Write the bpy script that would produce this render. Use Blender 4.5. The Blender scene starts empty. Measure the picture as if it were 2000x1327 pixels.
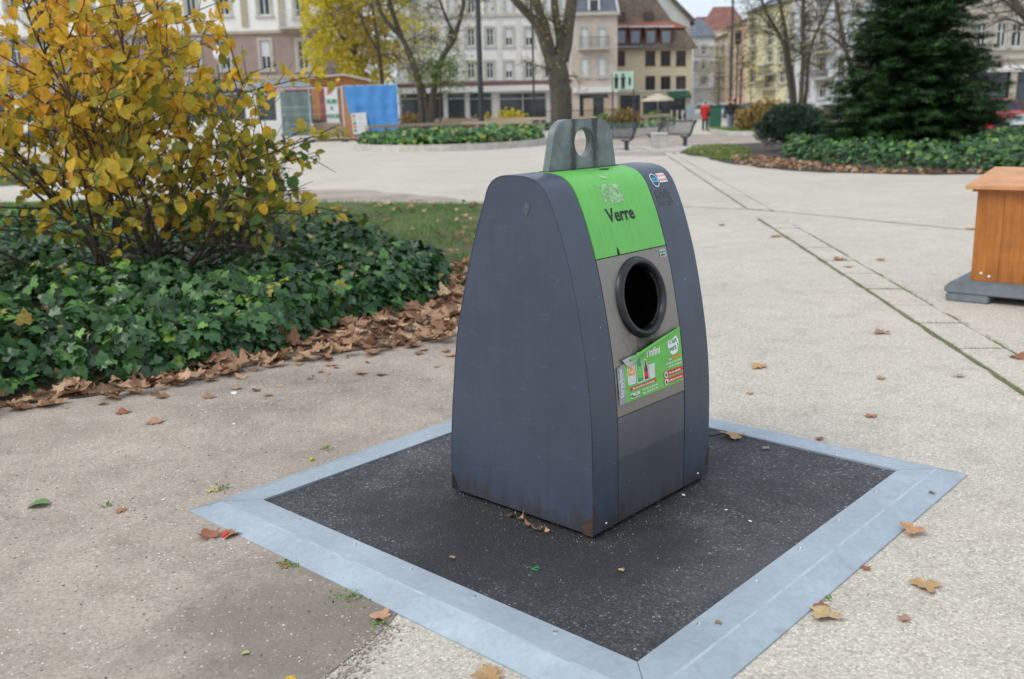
import bpy, bmesh, math, random
import numpy as np
from mathutils import Vector, Matrix, noise
random.seed(7); RNG = np.random.default_rng(11)
sc = bpy.context.scene
COL = sc.collection
PI = math.pi
rad = math.radians

# ------------------------------------------------------------------ camera, world, sun, exposure
FPX, PITCH, ROLL, CAMZ = 1891.75, 0.23537, -0.02609, 1.6
fw = Vector((0, math.cos(PITCH), -math.sin(PITCH))); rt0 = Vector((1, 0, 0)); up0 = rt0.cross(fw)
rt = math.cos(ROLL)*rt0 + math.sin(ROLL)*up0
up = -math.sin(ROLL)*rt0 + math.cos(ROLL)*up0
cam = bpy.data.cameras.new('camera'); camo = bpy.data.objects.new('camera', cam); COL.objects.link(camo)
M = Matrix((rt, up, -fw)).transposed().to_4x4(); M.translation = Vector((0, 0, CAMZ)); camo.matrix_world = M
cam.sensor_width = 36; cam.lens = FPX/2000*36; cam.clip_start = .05; cam.clip_end = 2000
cam.dof.use_dof = True; cam.dof.focus_distance = 3.55; cam.dof.aperture_fstop = 3.1; cam.dof.aperture_blades = 0
sc.camera = camo
w = bpy.data.worlds.new('World'); sc.world = w; w.use_nodes = True
nt = w.node_tree; bg = nt.nodes['Background']
sky = nt.nodes.new('ShaderNodeTexSky'); sky.sky_type = 'NISHITA'; sky.sun_disc = False
sky.sun_elevation = rad(48); sky.sun_rotation = rad(200); sky.air_density = 1.0; sky.dust_density = 4.0; sky.ozone_density = 1.0
hs = nt.nodes.new('ShaderNodeHueSaturation'); hs.inputs['Saturation'].default_value = .32
mx = nt.nodes.new('ShaderNodeMix'); mx.data_type = 'RGBA'; mx.inputs['Factor'].default_value = .72
mx.inputs['B'].default_value = (6.6, 7.5, 8.6, 1)
nt.links.new(sky.outputs[0], hs.inputs['Color']); nt.links.new(hs.outputs[0], mx.inputs['A'])
nt.links.new(mx.outputs['Result'], bg.inputs['Color']); bg.inputs['Strength'].default_value = .098
sd = bpy.data.lights.new('sun', 'SUN'); sd.energy = 1.2; sd.angle = rad(30); sd.color = (1, .96, .9)
so = bpy.data.objects.new('sun', sd); COL.objects.link(so)
so.rotation_euler = (rad(42), 0, rad(-62))
sc.view_settings.view_transform = 'Standard'; sc.view_settings.look = 'None'; sc.view_settings.gamma = 1
sc.view_settings.use_curve_mapping = False; sc.view_settings.exposure = 0.55
try:
    sc.cycles.max_bounces = 6; sc.cycles.diffuse_bounces = 3; sc.cycles.glossy_bounces = 3; sc.cycles.transmission_bounces = 4
except Exception: pass

def ray(px, py):
    return rt*((px-1000)/FPX) - up*((py-663.5)/FPX) + fw
def G(px, py, z=0.0):
    d = ray(px, py); k = (z-CAMZ)/d.z
    return Vector((0, 0, CAMZ)) + d*k
def AT(px, py, Y):
    d = ray(px, py); return Vector((0, 0, CAMZ)) + d*(Y/d.y)

# ------------------------------------------------------------------ materials
def new_mat(name):
    m = bpy.data.materials.new(name); m.use_nodes = True
    return m, m.node_tree, m.node_tree.nodes['Principled BSDF']
def N(nt, t, **k):
    n = nt.nodes.new(t)
    for a, b in k.items(): setattr(n, a, b)
    return n
def coords(nt, kind='Object'):
    if kind == 'World': return N(nt, 'ShaderNodeNewGeometry').outputs['Position']
    return N(nt, 'ShaderNodeTexCoord').outputs[kind]
def noise_tex(nt, vec, scale, detail=4, rough=.55, scl=None):
    if scl:
        mp = N(nt, 'ShaderNodeMapping'); mp.inputs['Scale'].default_value = scl; nt.links.new(vec, mp.inputs[0]); vec = mp.outputs[0]
    n = N(nt, 'ShaderNodeTexNoise'); n.inputs['Scale'].default_value = scale; n.inputs['Detail'].default_value = detail
    n.inputs['Roughness'].default_value = rough; nt.links.new(vec, n.inputs['Vector']); return n.outputs['Fac']
def ramp(nt, fac, stops, interp='LINEAR'):
    r = N(nt, 'ShaderNodeValToRGB'); r.color_ramp.interpolation = interp
    e = r.color_ramp.elements
    while len(e) < len(stops): e.new(.5)
    for i, (p, c) in enumerate(stops):
        e[i].position = p; e[i].color = (c, c, c, 1) if isinstance(c, (int, float)) else (*c, 1)
    nt.links.new(fac, r.inputs[0]); return r.outputs[0]
def mixc(nt, fac, a, b, mode='MIX'):
    m = N(nt, 'ShaderNodeMix', data_type='RGBA', blend_type=mode)
    for s, v in (('Factor', fac), ('A', a), ('B', b)):
        if isinstance(v, (int, float)): m.inputs[s].default_value = v if s == 'Factor' else (v, v, v, 1)
        elif isinstance(v, tuple): m.inputs[s].default_value = (*v, 1)
        else: nt.links.new(v, m.inputs[s])
    return m.outputs['Result']
def bump(nt, b, h, strength=.3, dist=.01):
    n = N(nt, 'ShaderNodeBump'); n.inputs['Strength'].default_value = strength; n.inputs['Distance'].default_value = dist
    nt.links.new(h, n.inputs['Height']); nt.links.new(n.outputs[0], b.inputs['Normal'])
def rough_link(nt, b, fac, lo, hi):
    r = N(nt, 'ShaderNodeMapRange'); r.inputs['To Min'].default_value = lo; r.inputs['To Max'].default_value = hi
    nt.links.new(fac, r.inputs['Value']); nt.links.new(r.outputs[0], b.inputs['Roughness'])
def simple(name, col, rough=.7, var=.25, scale=3, metal=0, bmp=0, kind='Object', scl=None, spec=None, col2=None):
    m, nt, b = new_mat(name); v = coords(nt, kind)
    f = noise_tex(nt, v, scale, 5, .6, scl)
    c2 = col2 or tuple(max(0, c*(1-var)) for c in col); c1 = col if col2 else tuple(min(1, c*(1+var*.6)) for c in col)
    nt.links.new(ramp(nt, f, [(.3, c2), (.7, c1)]), b.inputs['Base Color'])
    b.inputs['Roughness'].default_value = rough; b.inputs['Metallic'].default_value = metal
    if spec is not None: b.inputs['Specular IOR Level'].default_value = spec
    if bmp: bump(nt, b, f, bmp, .01)
    return m
def leaf_mat(name, stops, rough=.5, trans=.25, spec=.4, vein=0, interp='LINEAR'):
    m, nt, b = new_mat(name)
    a = N(nt, 'ShaderNodeAttribute', attribute_name='rnd')
    c = ramp(nt, a.outputs['Fac'], stops, interp)
    f = noise_tex(nt, coords(nt), 35, 3)
    c = mixc(nt, 1.0, c, ramp(nt, f, [(.25, .72), (.75, 1.2)]), 'MULTIPLY')
    nt.links.new(c, b.inputs['Base Color']); b.inputs['Roughness'].default_value = rough; b.inputs['Specular IOR Level'].default_value = spec
    if trans:
        t = N(nt, 'ShaderNodeBsdfTranslucent'); nt.links.new(c, t.inputs[0])
        x = N(nt, 'ShaderNodeMixShader'); x.inputs[0].default_value = trans
        out = nt.nodes['Material Output']
        nt.links.new(b.outputs[0], x.inputs[1]); nt.links.new(t.outputs[0], x.inputs[2]); nt.links.new(x.outputs[0], out.inputs['Surface'])
    return m

def blotch(nt, P, centre, r0, r1, scale, amount=.75):
    d = N(nt, 'ShaderNodeVectorMath', operation='DISTANCE'); nt.links.new(P, d.inputs[0]); d.inputs[1].default_value = centre
    mr = N(nt, 'ShaderNodeMapRange'); mr.inputs['From Min'].default_value = r0; mr.inputs['From Max'].default_value = r1; mr.inputs['To Min'].default_value = .35; mr.inputs['To Max'].default_value = -.35
    nt.links.new(d.outputs['Value'], mr.inputs[0]); ad = N(nt, 'ShaderNodeMath', operation='ADD'); nt.links.new(mr.outputs[0], ad.inputs[0]); nt.links.new(noise_tex(nt, P, scale, 6, .7), ad.inputs[1])
    return ramp(nt, ad.outputs[0], [(.45, 0.), (.72, amount)])
def m_aggregate():
    m, nt, b = new_mat('exposed_aggregate'); P = coords(nt, 'World')
    wob = N(nt, 'ShaderNodeVectorMath', operation='SCALE'); wob.inputs['Scale'].default_value = 1
    nt.links.new(P, wob.inputs[0])
    v1 = N(nt, 'ShaderNodeTexVoronoi'); v1.inputs['Scale'].default_value = 120; nt.links.new(wob.outputs[0], v1.inputs['Vector'])
    v2 = N(nt, 'ShaderNodeTexVoronoi', feature='DISTANCE_TO_EDGE'); v2.inputs['Scale'].default_value = 120; nt.links.new(wob.outputs[0], v2.inputs['Vector'])
    sep = N(nt, 'ShaderNodeSeparateColor'); nt.links.new(v1.outputs['Color'], sep.inputs[0])
    stone = ramp(nt, sep.outputs[0], [(0, (.36, .325, .28)), (.08, (.45, .41, .35)), (.45, (.55, .505, .435)), (.75, (.61, .56, .48)), (.93, (.73, .68, .60)), (1, (.50, .40, .32))])
    edge = ramp(nt, v2.outputs[0], [(.02, .80), (.14, 1.0)])
    c = mixc(nt, 1, stone, edge, 'MULTIPLY')
    big = noise_tex(nt, P, .45, 5, .6); mid = noise_tex(nt, P, 4, 5, .65)
    c = mixc(nt, 1, c, ramp(nt, big, [(.3, (.88, .87, .86)), (.7, (1.06, 1.05, 1.04))]), 'MULTIPLY')
    c = mixc(nt, 1, c, ramp(nt, mid, [(.25, (.84, .83, .82)), (.5, (1., 1., 1.)), (.8, (1.05, 1.05, 1.05))]), 'MULTIPLY')
    pink = ramp(nt, noise_tex(nt, P, .9, 6, .7), [(.56, 0.), (.72, .38)])
    c = mixc(nt, pink, c, (.48, .39, .345))
    nt.links.new(c, b.inputs['Base Color']); b.inputs['Roughness'].default_value = .8
    bump(nt, b, v2.outputs[0], .55, .004)
    return m
def m_dirt():
    m, nt, b = new_mat('trodden_dirt'); P = coords(nt, 'World')
    f1 = noise_tex(nt, P, .8, 6, .65); f2 = noise_tex(nt, P, 5, 6, .7); f3 = noise_tex(nt, P, 70, 4, .7)
    c = ramp(nt, f1, [(.30, (.21, .172, .142)), (.5, (.345, .288, .24)), (.7, (.44, .372, .31))])
    c = mixc(nt, 1, c, ramp(nt, f2, [(.25, (.78, .74, .72)), (.5, (1, 1, 1)), (.8, (1.14, 1.12, 1.1))]), 'MULTIPLY')
    c = mixc(nt, 1, c, ramp(nt, f3, [(.25, .62), (.5, 1.), (.75, 1.3)]), 'MULTIPLY')
    v = N(nt, 'ShaderNodeTexVoronoi'); v.inputs['Scale'].default_value = 75; nt.links.new(P, v.inputs['Vector'])
    v.inputs['Randomness'].default_value = 1
    sp = N(nt, 'ShaderNodeSeparateColor'); nt.links.new(v.outputs['Color'], sp.inputs[0])
    st = ramp(nt, sp.outputs[0], [(.74, 0.), (.80, 1.)]); dd = ramp(nt, v.outputs['Distance'], [(.25, 1.), (.42, 0.)])
    k = mixc(nt, 1, st, dd, 'MULTIPLY')
    c = mixc(nt, k, c, ramp(nt, sp.outputs[1], [(0, (.24, .21, .19)), (.5, (.47, .43, .38)), (1, (.72, .69, .64))]))
    c = mixc(nt, blotch(nt, P, (-.75, 2.85, 0), .1, .85, 3.5, .6), c, (.17, .145, .12))
    nt.links.new(c, b.inputs['Base Color']); b.inputs['Roughness'].default_value = .92
    h = mixc(nt, .35, f3, k); bump(nt, b, h, .6, .008)
    return m
def m_asphalt():
    m, nt, b = new_mat('asphalt'); P = coords(nt, 'World')
    v = N(nt, 'ShaderNodeTexVoronoi'); v.inputs['Scale'].default_value = 150; nt.links.new(P, v.inputs['Vector'])
    sp = N(nt, 'ShaderNodeSeparateColor'); nt.links.new(v.outputs['Color'], sp.inputs[0])
    c = ramp(nt, sp.outputs[0], [(0, (.026, .026, .030)), (.6, (.044, .043, .048)), (.92, (.080, .078, .080)), (.98, (.13, .12, .115)), (1, (.30, .28, .24))])
    f = noise_tex(nt, P, 1.6, 6, .65)
    c = mixc(nt, 1, c, ramp(nt, f, [(.3, (.62, .62, .66)), (.5, (1.05, 1.05, 1.08)), (.70, (1.9, 1.85, 1.85))]), 'MULTIPLY')
    f2 = noise_tex(nt, P, 9, 4, .7)
    c = mixc(nt, 1, c, ramp(nt, f2, [(.3, .85), (.7, 1.18)]), 'MULTIPLY')
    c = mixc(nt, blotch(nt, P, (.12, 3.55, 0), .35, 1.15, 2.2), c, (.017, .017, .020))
    c = mixc(nt, blotch(nt, P, (.95, 2.95, 0), .0, .9, 3.0, .35), c, (.13, .125, .13))
    nt.links.new(c, b.inputs['Base Color']); b.inputs['Roughness'].default_value = .72
    h = ramp(nt, v.outputs['Distance'], [(0, 1.), (.6, 0.)]); bump(nt, b, h, .7, .004)
    return m
def m_galv():
    m, nt, b = new_mat('galvanised_steel'); P = coords(nt, 'World')
    f = noise_tex(nt, P, 2.5, 6, .6); v = N(nt, 'ShaderNodeTexVoronoi'); v.inputs['Scale'].default_value = 60; nt.links.new(P, v.inputs['Vector'])
    sp = N(nt, 'ShaderNodeSeparateColor'); nt.links.new(v.outputs['Color'], sp.inputs[0])
    c = ramp(nt, f, [(.3, (.33, .38, .425)), (.55, (.395, .455, .51)), (.75, (.48, .545, .60))])
    c = mixc(nt, 1, c, ramp(nt, sp.outputs[0], [(0, .95), (1, 1.05)]), 'MULTIPLY')
    sc_ = noise_tex(nt, P, 16, 4, .8, (1, 9, 1)); c = mixc(nt, ramp(nt, sc_, [(.60, 0.), (.72, .45)]), c, (.62, .68, .74))
    d = noise_tex(nt, P, 7, 6, .75); c = mixc(nt, ramp(nt, d, [(.56, 0.), (.74, .6)]), c, (.28, .275, .26))
    nt.links.new(c, b.inputs['Base Color']); b.inputs['Metallic'].default_value = .35; rough_link(nt, b, f, .42, .6)
    bump(nt, b, f, .08, .01)
    return m
def m_paint(name, base, step=False):
    m, nt, b = new_mat(name); O = coords(nt)
    f = noise_tex(nt, O, 3, 6, .6)
    c = ramp(nt, f, [(.3, tuple(x*.86 for x in base)), (.7, tuple(x*1.14 for x in base))])
    st = noise_tex(nt, O, 3.2, 7, .75, (7, 7, .8)); c = mixc(nt, ramp(nt, st, [(.50, 0.), (.78, .45)]), c, tuple(x*.55+.004 for x in base))
    s2 = noise_tex(nt, O, 4, 7, .78, (2, 2, 7)); c = mixc(nt, ramp(nt, s2, [(.56, 0.), (.72, .6)]), c, tuple(min(1, x*1.45+.02) for x in base))
    s3 = N(nt, 'ShaderNodeTexVoronoi'); s3.inputs['Scale'].default_value = 26; nt.links.new(O, s3.inputs['Vector'])
    sp = N(nt, 'ShaderNodeSeparateColor'); nt.links.new(s3.outputs['Color'], sp.inputs[0])
    k = mixc(nt, 1, ramp(nt, sp.outputs[0], [(.996, 0.), (.997, 1.)]), ramp(nt, s3.outputs['Distance'], [(.07, 1.), (.13, 0.)]), 'MULTIPLY')
    c = mixc(nt, k, c, (.5, .5, .5))
    if step:
        zz = N(nt, 'ShaderNodeSeparateXYZ'); nt.links.new(O, zz.inputs[0]); mr_ = N(nt, 'ShaderNodeMapRange'); mr_.inputs['From Min'].default_value = .303; mr_.inputs['From Max'].default_value = .307
        nt.links.new(zz.outputs['Z'], mr_.inputs[0]); c = mixc(nt, mr_.outputs[0], c, mixc(nt, 1, c, (1.35, 1.30, 1.22), 'MULTIPLY'))
    # rusty grime just over the foot
    z = N(nt, 'ShaderNodeSeparateXYZ'); nt.links.new(O, z.inputs[0])
    zr = N(nt, 'ShaderNodeMapRange'); zr.inputs['From Min'].default_value = .05; zr.inputs['From Max'].default_value = .22; zr.inputs['To Min'].default_value = .30; zr.inputs['To Max'].default_value = -.1
    nt.links.new(z.outputs['Z'], zr.inputs[0]); ad = N(nt, 'ShaderNodeMath', operation='ADD'); nt.links.new(zr.outputs[0], ad.inputs[0])
    nt.links.new(noise_tex(nt, O, 6, 6, .75, (3, 3, 1)), ad.inputs[1])
    c = mixc(nt, ramp(nt, ad.outputs[0], [(.60, 0.), (.85, .75)]), c, (.045, .037, .032))
    nt.links.new(c, b.inputs['Base Color']); rough_link(nt, b, noise_tex(nt, O, 2.3, 6, .7), .22, .48)
    bump(nt, b, noise_tex(nt, O, 2.2, 3, .5), .22, .02)
    return m
def m_green():
    m, nt, b = new_mat('green_paint'); O = coords(nt)
    f = noise_tex(nt, O, 4, 5, .6)
    c = ramp(nt, f, [(.3, (.115, .44, .075)), (.7, (.15, .52, .095))])
    st = noise_tex(nt, O, 7, 6, .7, (8, 1.5, .8)); c = mixc(nt, ramp(nt, st, [(.5, 0.), (.75, .42)]), c, (.05, .22, .03))
    f3 = noise_tex(nt, O, 22, 5, .75); c = mixc(nt, ramp(nt, f3, [(.70, 0.), (.76, .8)]), c, (.04, .10, .03))
    f4 = noise_tex(nt, O, 9, 6, .75); c = mixc(nt, ramp(nt, f4, [(.66, 0.), (.78, .35)]), c, (.30, .60, .24))
    nt.links.new(c, b.inputs['Base Color']); rough_link(nt, b, f, .33, .48)
    return m
def m_brushed():
    m, nt, b = new_mat('brushed_stainless'); O = coords(nt)
    f = noise_tex(nt, O, 12, 5, .7, (30, 1, 1)); g = noise_tex(nt, O, 5, 6, .7)
    c = ramp(nt, f, [(.3, (.21, .193, .172)), (.7, (.31, .288, .256))])
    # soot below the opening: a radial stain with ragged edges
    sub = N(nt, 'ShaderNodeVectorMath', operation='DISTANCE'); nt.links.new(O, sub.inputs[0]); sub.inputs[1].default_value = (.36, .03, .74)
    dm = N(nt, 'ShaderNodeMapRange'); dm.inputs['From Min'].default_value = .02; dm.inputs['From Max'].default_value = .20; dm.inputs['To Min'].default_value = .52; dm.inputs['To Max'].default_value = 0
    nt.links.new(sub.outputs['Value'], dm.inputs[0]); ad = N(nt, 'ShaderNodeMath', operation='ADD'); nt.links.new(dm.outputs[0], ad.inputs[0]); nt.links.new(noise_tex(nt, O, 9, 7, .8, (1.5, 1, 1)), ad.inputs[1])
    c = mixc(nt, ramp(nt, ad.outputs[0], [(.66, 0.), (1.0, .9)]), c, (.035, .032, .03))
    c = mixc(nt, ramp(nt, g, [(.55, 0.), (.8, .5)]), c, (.17, .155, .14))
    nt.links.new(c, b.inputs['Base Color']); b.inputs['Metallic'].default_value = .6; rough_link(nt, b, g, .3, .5)
    return m
def m_lug():
    m, nt, b = new_mat('weathered_lug_steel'); O = coords(nt)
    f = noise_tex(nt, O, 7, 7, .7); c = ramp(nt, f, [(.25, (.085, .105, .105)), (.5, (.16, .19, .19)), (.72, (.26, .30, .30))])
    # two wide runs of dirt below the hole's flanks
    s = N(nt, 'ShaderNodeSeparateXYZ'); nt.links.new(O, s.inputs[0])
    wv = noise_tex(nt, O, 9, 8, .85, (1, 1, .55)); a = N(nt, 'ShaderNodeMath', operation='SUBTRACT'); nt.links.new(s.outputs['X'], a.inputs[0]); a.inputs[1].default_value = .385
    ab = N(nt, 'ShaderNodeMath', operation='ABSOLUTE'); nt.links.new(a.outputs[0], ab.inputs[0])
    a2 = N(nt, 'ShaderNodeMath', operation='SUBTRACT'); nt.links.new(ab.outputs[0], a2.inputs[0]); a2.inputs[1].default_value = .066
    a3 = N(nt, 'ShaderNodeMath', operation='ABSOLUTE'); nt.links.new(a2.outputs[0], a3.inputs[0])
    mr = N(nt, 'ShaderNodeMapRange'); mr.inputs['From Max'].default_value = .035; mr.inputs['To Min'].default_value = .30; mr.inputs['To Max'].default_value = -.02; nt.links.new(a3.outputs[0], mr.inputs[0])
    ad = N(nt, 'ShaderNodeMath', operation='ADD'); nt.links.new(mr.outputs[0], ad.inputs[0]); nt.links.new(wv, ad.inputs[1])
    c = mixc(nt, ramp(nt, ad.outputs[0], [(.54, 0.), (.74, .85)]), c, (.03, .032, .03))
    nt.links.new(c, b.inputs['Base Color']); b.inputs['Metallic'].default_value = .3; rough_link(nt, b, f, .4, .65); bump(nt, b, f, .15, .005)
    return m
def m_wood(name, c1, c2, rough=.45, axis=(12, 12, .7)):
    m, nt, b = new_mat(name); O = coords(nt)
    f = noise_tex(nt, O, 3, 6, .65, axis); g = noise_tex(nt, O, 7, 4, .6)
    c = mixc(nt, 1, ramp(nt, f, [(.3, c1), (.7, c2)]), ramp(nt, g, [(.3, .82), (.6, 1.08)]), 'MULTIPLY')
    nt.links.new(c, b.inputs['Base Color']); b.inputs['Roughness'].default_value = rough; bump(nt, b, f, .1, .004)
    return m
def m_tiles(name, c1, c2):
    m, nt, b = new_mat(name); O = coords(nt)
    br = N(nt, 'ShaderNodeTexBrick'); br.inputs['Scale'].default_value = 1; br.inputs['Brick Width'].default_value = .22; br.inputs['Row Height'].default_value = .28
    br.inputs['Mortar Size'].default_value = .02; br.inputs['Color1'].default_value = (*c1, 1); br.inputs['Color2'].default_value = (*c2, 1); br.inputs['Mortar'].default_value = (*[x*.45 for x in c1], 1)
    sx = N(nt, 'ShaderNodeSeparateXYZ'); nt.links.new(O, sx.inputs[0]); cx = N(nt, 'ShaderNodeCombineXYZ')
    nt.links.new(sx.outputs['X'], cx.inputs[0]); nt.links.new(sx.outputs['Z'], cx.inputs[1]); nt.links.new(cx.outputs[0], br.inputs['Vector'])
    c = mixc(nt, 1, br.outputs['Color'], ramp(nt, noise_tex(nt, O, .7, 6, .7), [(.3, .65), (.7, 1.3)]), 'MULTIPLY')
    nt.links.new(c, b.inputs['Base Color']); b.inputs['Roughness'].default_value = .8; bump(nt, b, br.outputs['Fac'], -.4, .03)
    return m
def m_glass(name='window_glass', col=(.02, .025, .03)):
    m, nt, b = new_mat(name); b.inputs['Base Color'].default_value = (*col, 1); b.inputs['Roughness'].default_value = .08
    b.inputs['Specular IOR Level'].default_value = .6; bump(nt, b, noise_tex(nt, coords(nt), 1.5, 2), .03, .05); return m

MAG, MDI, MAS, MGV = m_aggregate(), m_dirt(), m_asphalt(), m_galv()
M_BODY = m_paint('blue_grey_paint', (.053, .066, .096)); M_LOW = m_paint('grey_lower_panel_paint', (.066, .070, .084), True); M_GREEN = m_green()
M_STEEL, M_LUG = m_brushed(), m_lug()
M_RUB = simple('black_rubber', (.010, .010, .012), .30, .4, 20, bmp=.15); M_FOLD = simple('worn_highlight_zinc_fold', (.52, .58, .64), .4, .25, 14, kind='World', metal=.3, col2=(.35, .40, .45)); M_DARK = simple('black_void', (.002, .002, .002), 1, .1, spec=0)
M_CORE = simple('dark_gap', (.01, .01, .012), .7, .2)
M_RUST = simple('rust', (.10, .045, .025), .85, .5, 40, bmp=.4, col2=(.03, .02, .016))
M_WHITE = simple('white_print', (.78, .78, .78), .5, .08, 20); M_INK = simple('black_print', (.012, .012, .012), .5, .2, 30)
M_PGREEN = simple('poster_green', (.13, .50, .075), .35, .12, 12); M_RED = simple('red_print', (.62, .03, .025), .4, .12, 15)
M_SILVER = simple('silver_print', (.30, .31, .33), .4, .15, 15); M_GREYP = simple('grey_adhesive', (.46, .47, .48), .6, .2, 30)
M_ORANGE = simple('orange_print', (.8, .30, .04), .4, .1, 15); M_BOTG = simple('bottle_green_print', (.03, .30, .12), .4, .3, 15)
M_BROWNP = simple('bottle_brown_print', (.13, .03, .015), .4, .3, 15); M_BLUEP = simple('blue_print', (.015, .07, .16), .4, .2, 15); M_CYANP = simple('cyan_print', (.12, .48, .62), .4, .2, 15)
M_PINKP = simple('pink_print', (.75, .25, .26), .4, .2, 15); M_CHROME = simple('screw_steel', (.6, .6, .6), .25, .1, 20, metal=.9)
M_WOODO = m_wood('orange_varnished_wood', (.30, .095, .016), (.45, .165, .03), .38)
M_WOODT = m_wood('faded_orange_wood', (.50, .22, .09), (.62, .30, .13), .5, (1, 12, 12))
M_WOODC = m_wood('chalet_wood', (.42, .16, .04), (.55, .24, .07), .6)
M_WOODR = m_wood('weathered_rail_wood', (.32, .25, .18), (.50, .41, .31), .8, (1, 12, 12))
M_FOOT = simple('grey_concrete_foot', (.16, .18, .20), .7, .25, 8, bmp=.2)
M_BARK = simple('bark', (.085, .072, .055), .9, .5, 7, bmp=.6, scl=(3, 3, .6)); M_BARK2 = simple('plane_bark', (.125, .105, .08), .9, .55, 5, bmp=.7, scl=(3, 3, .7), col2=(.045, .038, .03))
M_TWIG = simple('twig_bark', (.075, .05, .04), .8, .4, 20)
M_SOIL = simple('soil', (.06, .045, .033), .95, .5, 6, bmp=.6)
M_TURF = simple('turf_soil', (.085, .12, .035), .95, .5, 3, bmp=.6, col2=(.07, .06, .035))
M_CONC = simple('pale_concrete', (.50, .475, .43), .85, .25, 3, bmp=.2); M_BAND = simple('smooth_concrete_band', (.45, .425, .385), .85, .14, 2.2, kind='World', bmp=.15)
M_MOSS = simple('moss', (.12, .17, .05), .95, .6, 5, kind='World', bmp=.5, col2=(.19, .15, .11))
M_POST = simple('dark_grey_metal', (.035, .04, .045), .5, .2, 4); M_BENCH = simple('bench_metal', (.06, .065, .075), .4, .2, 4, metal=.3)
M_GLASS = m_glass(); M_WFRAME = simple('white_frame', (.62, .62, .60), .6, .1, 4)

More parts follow.
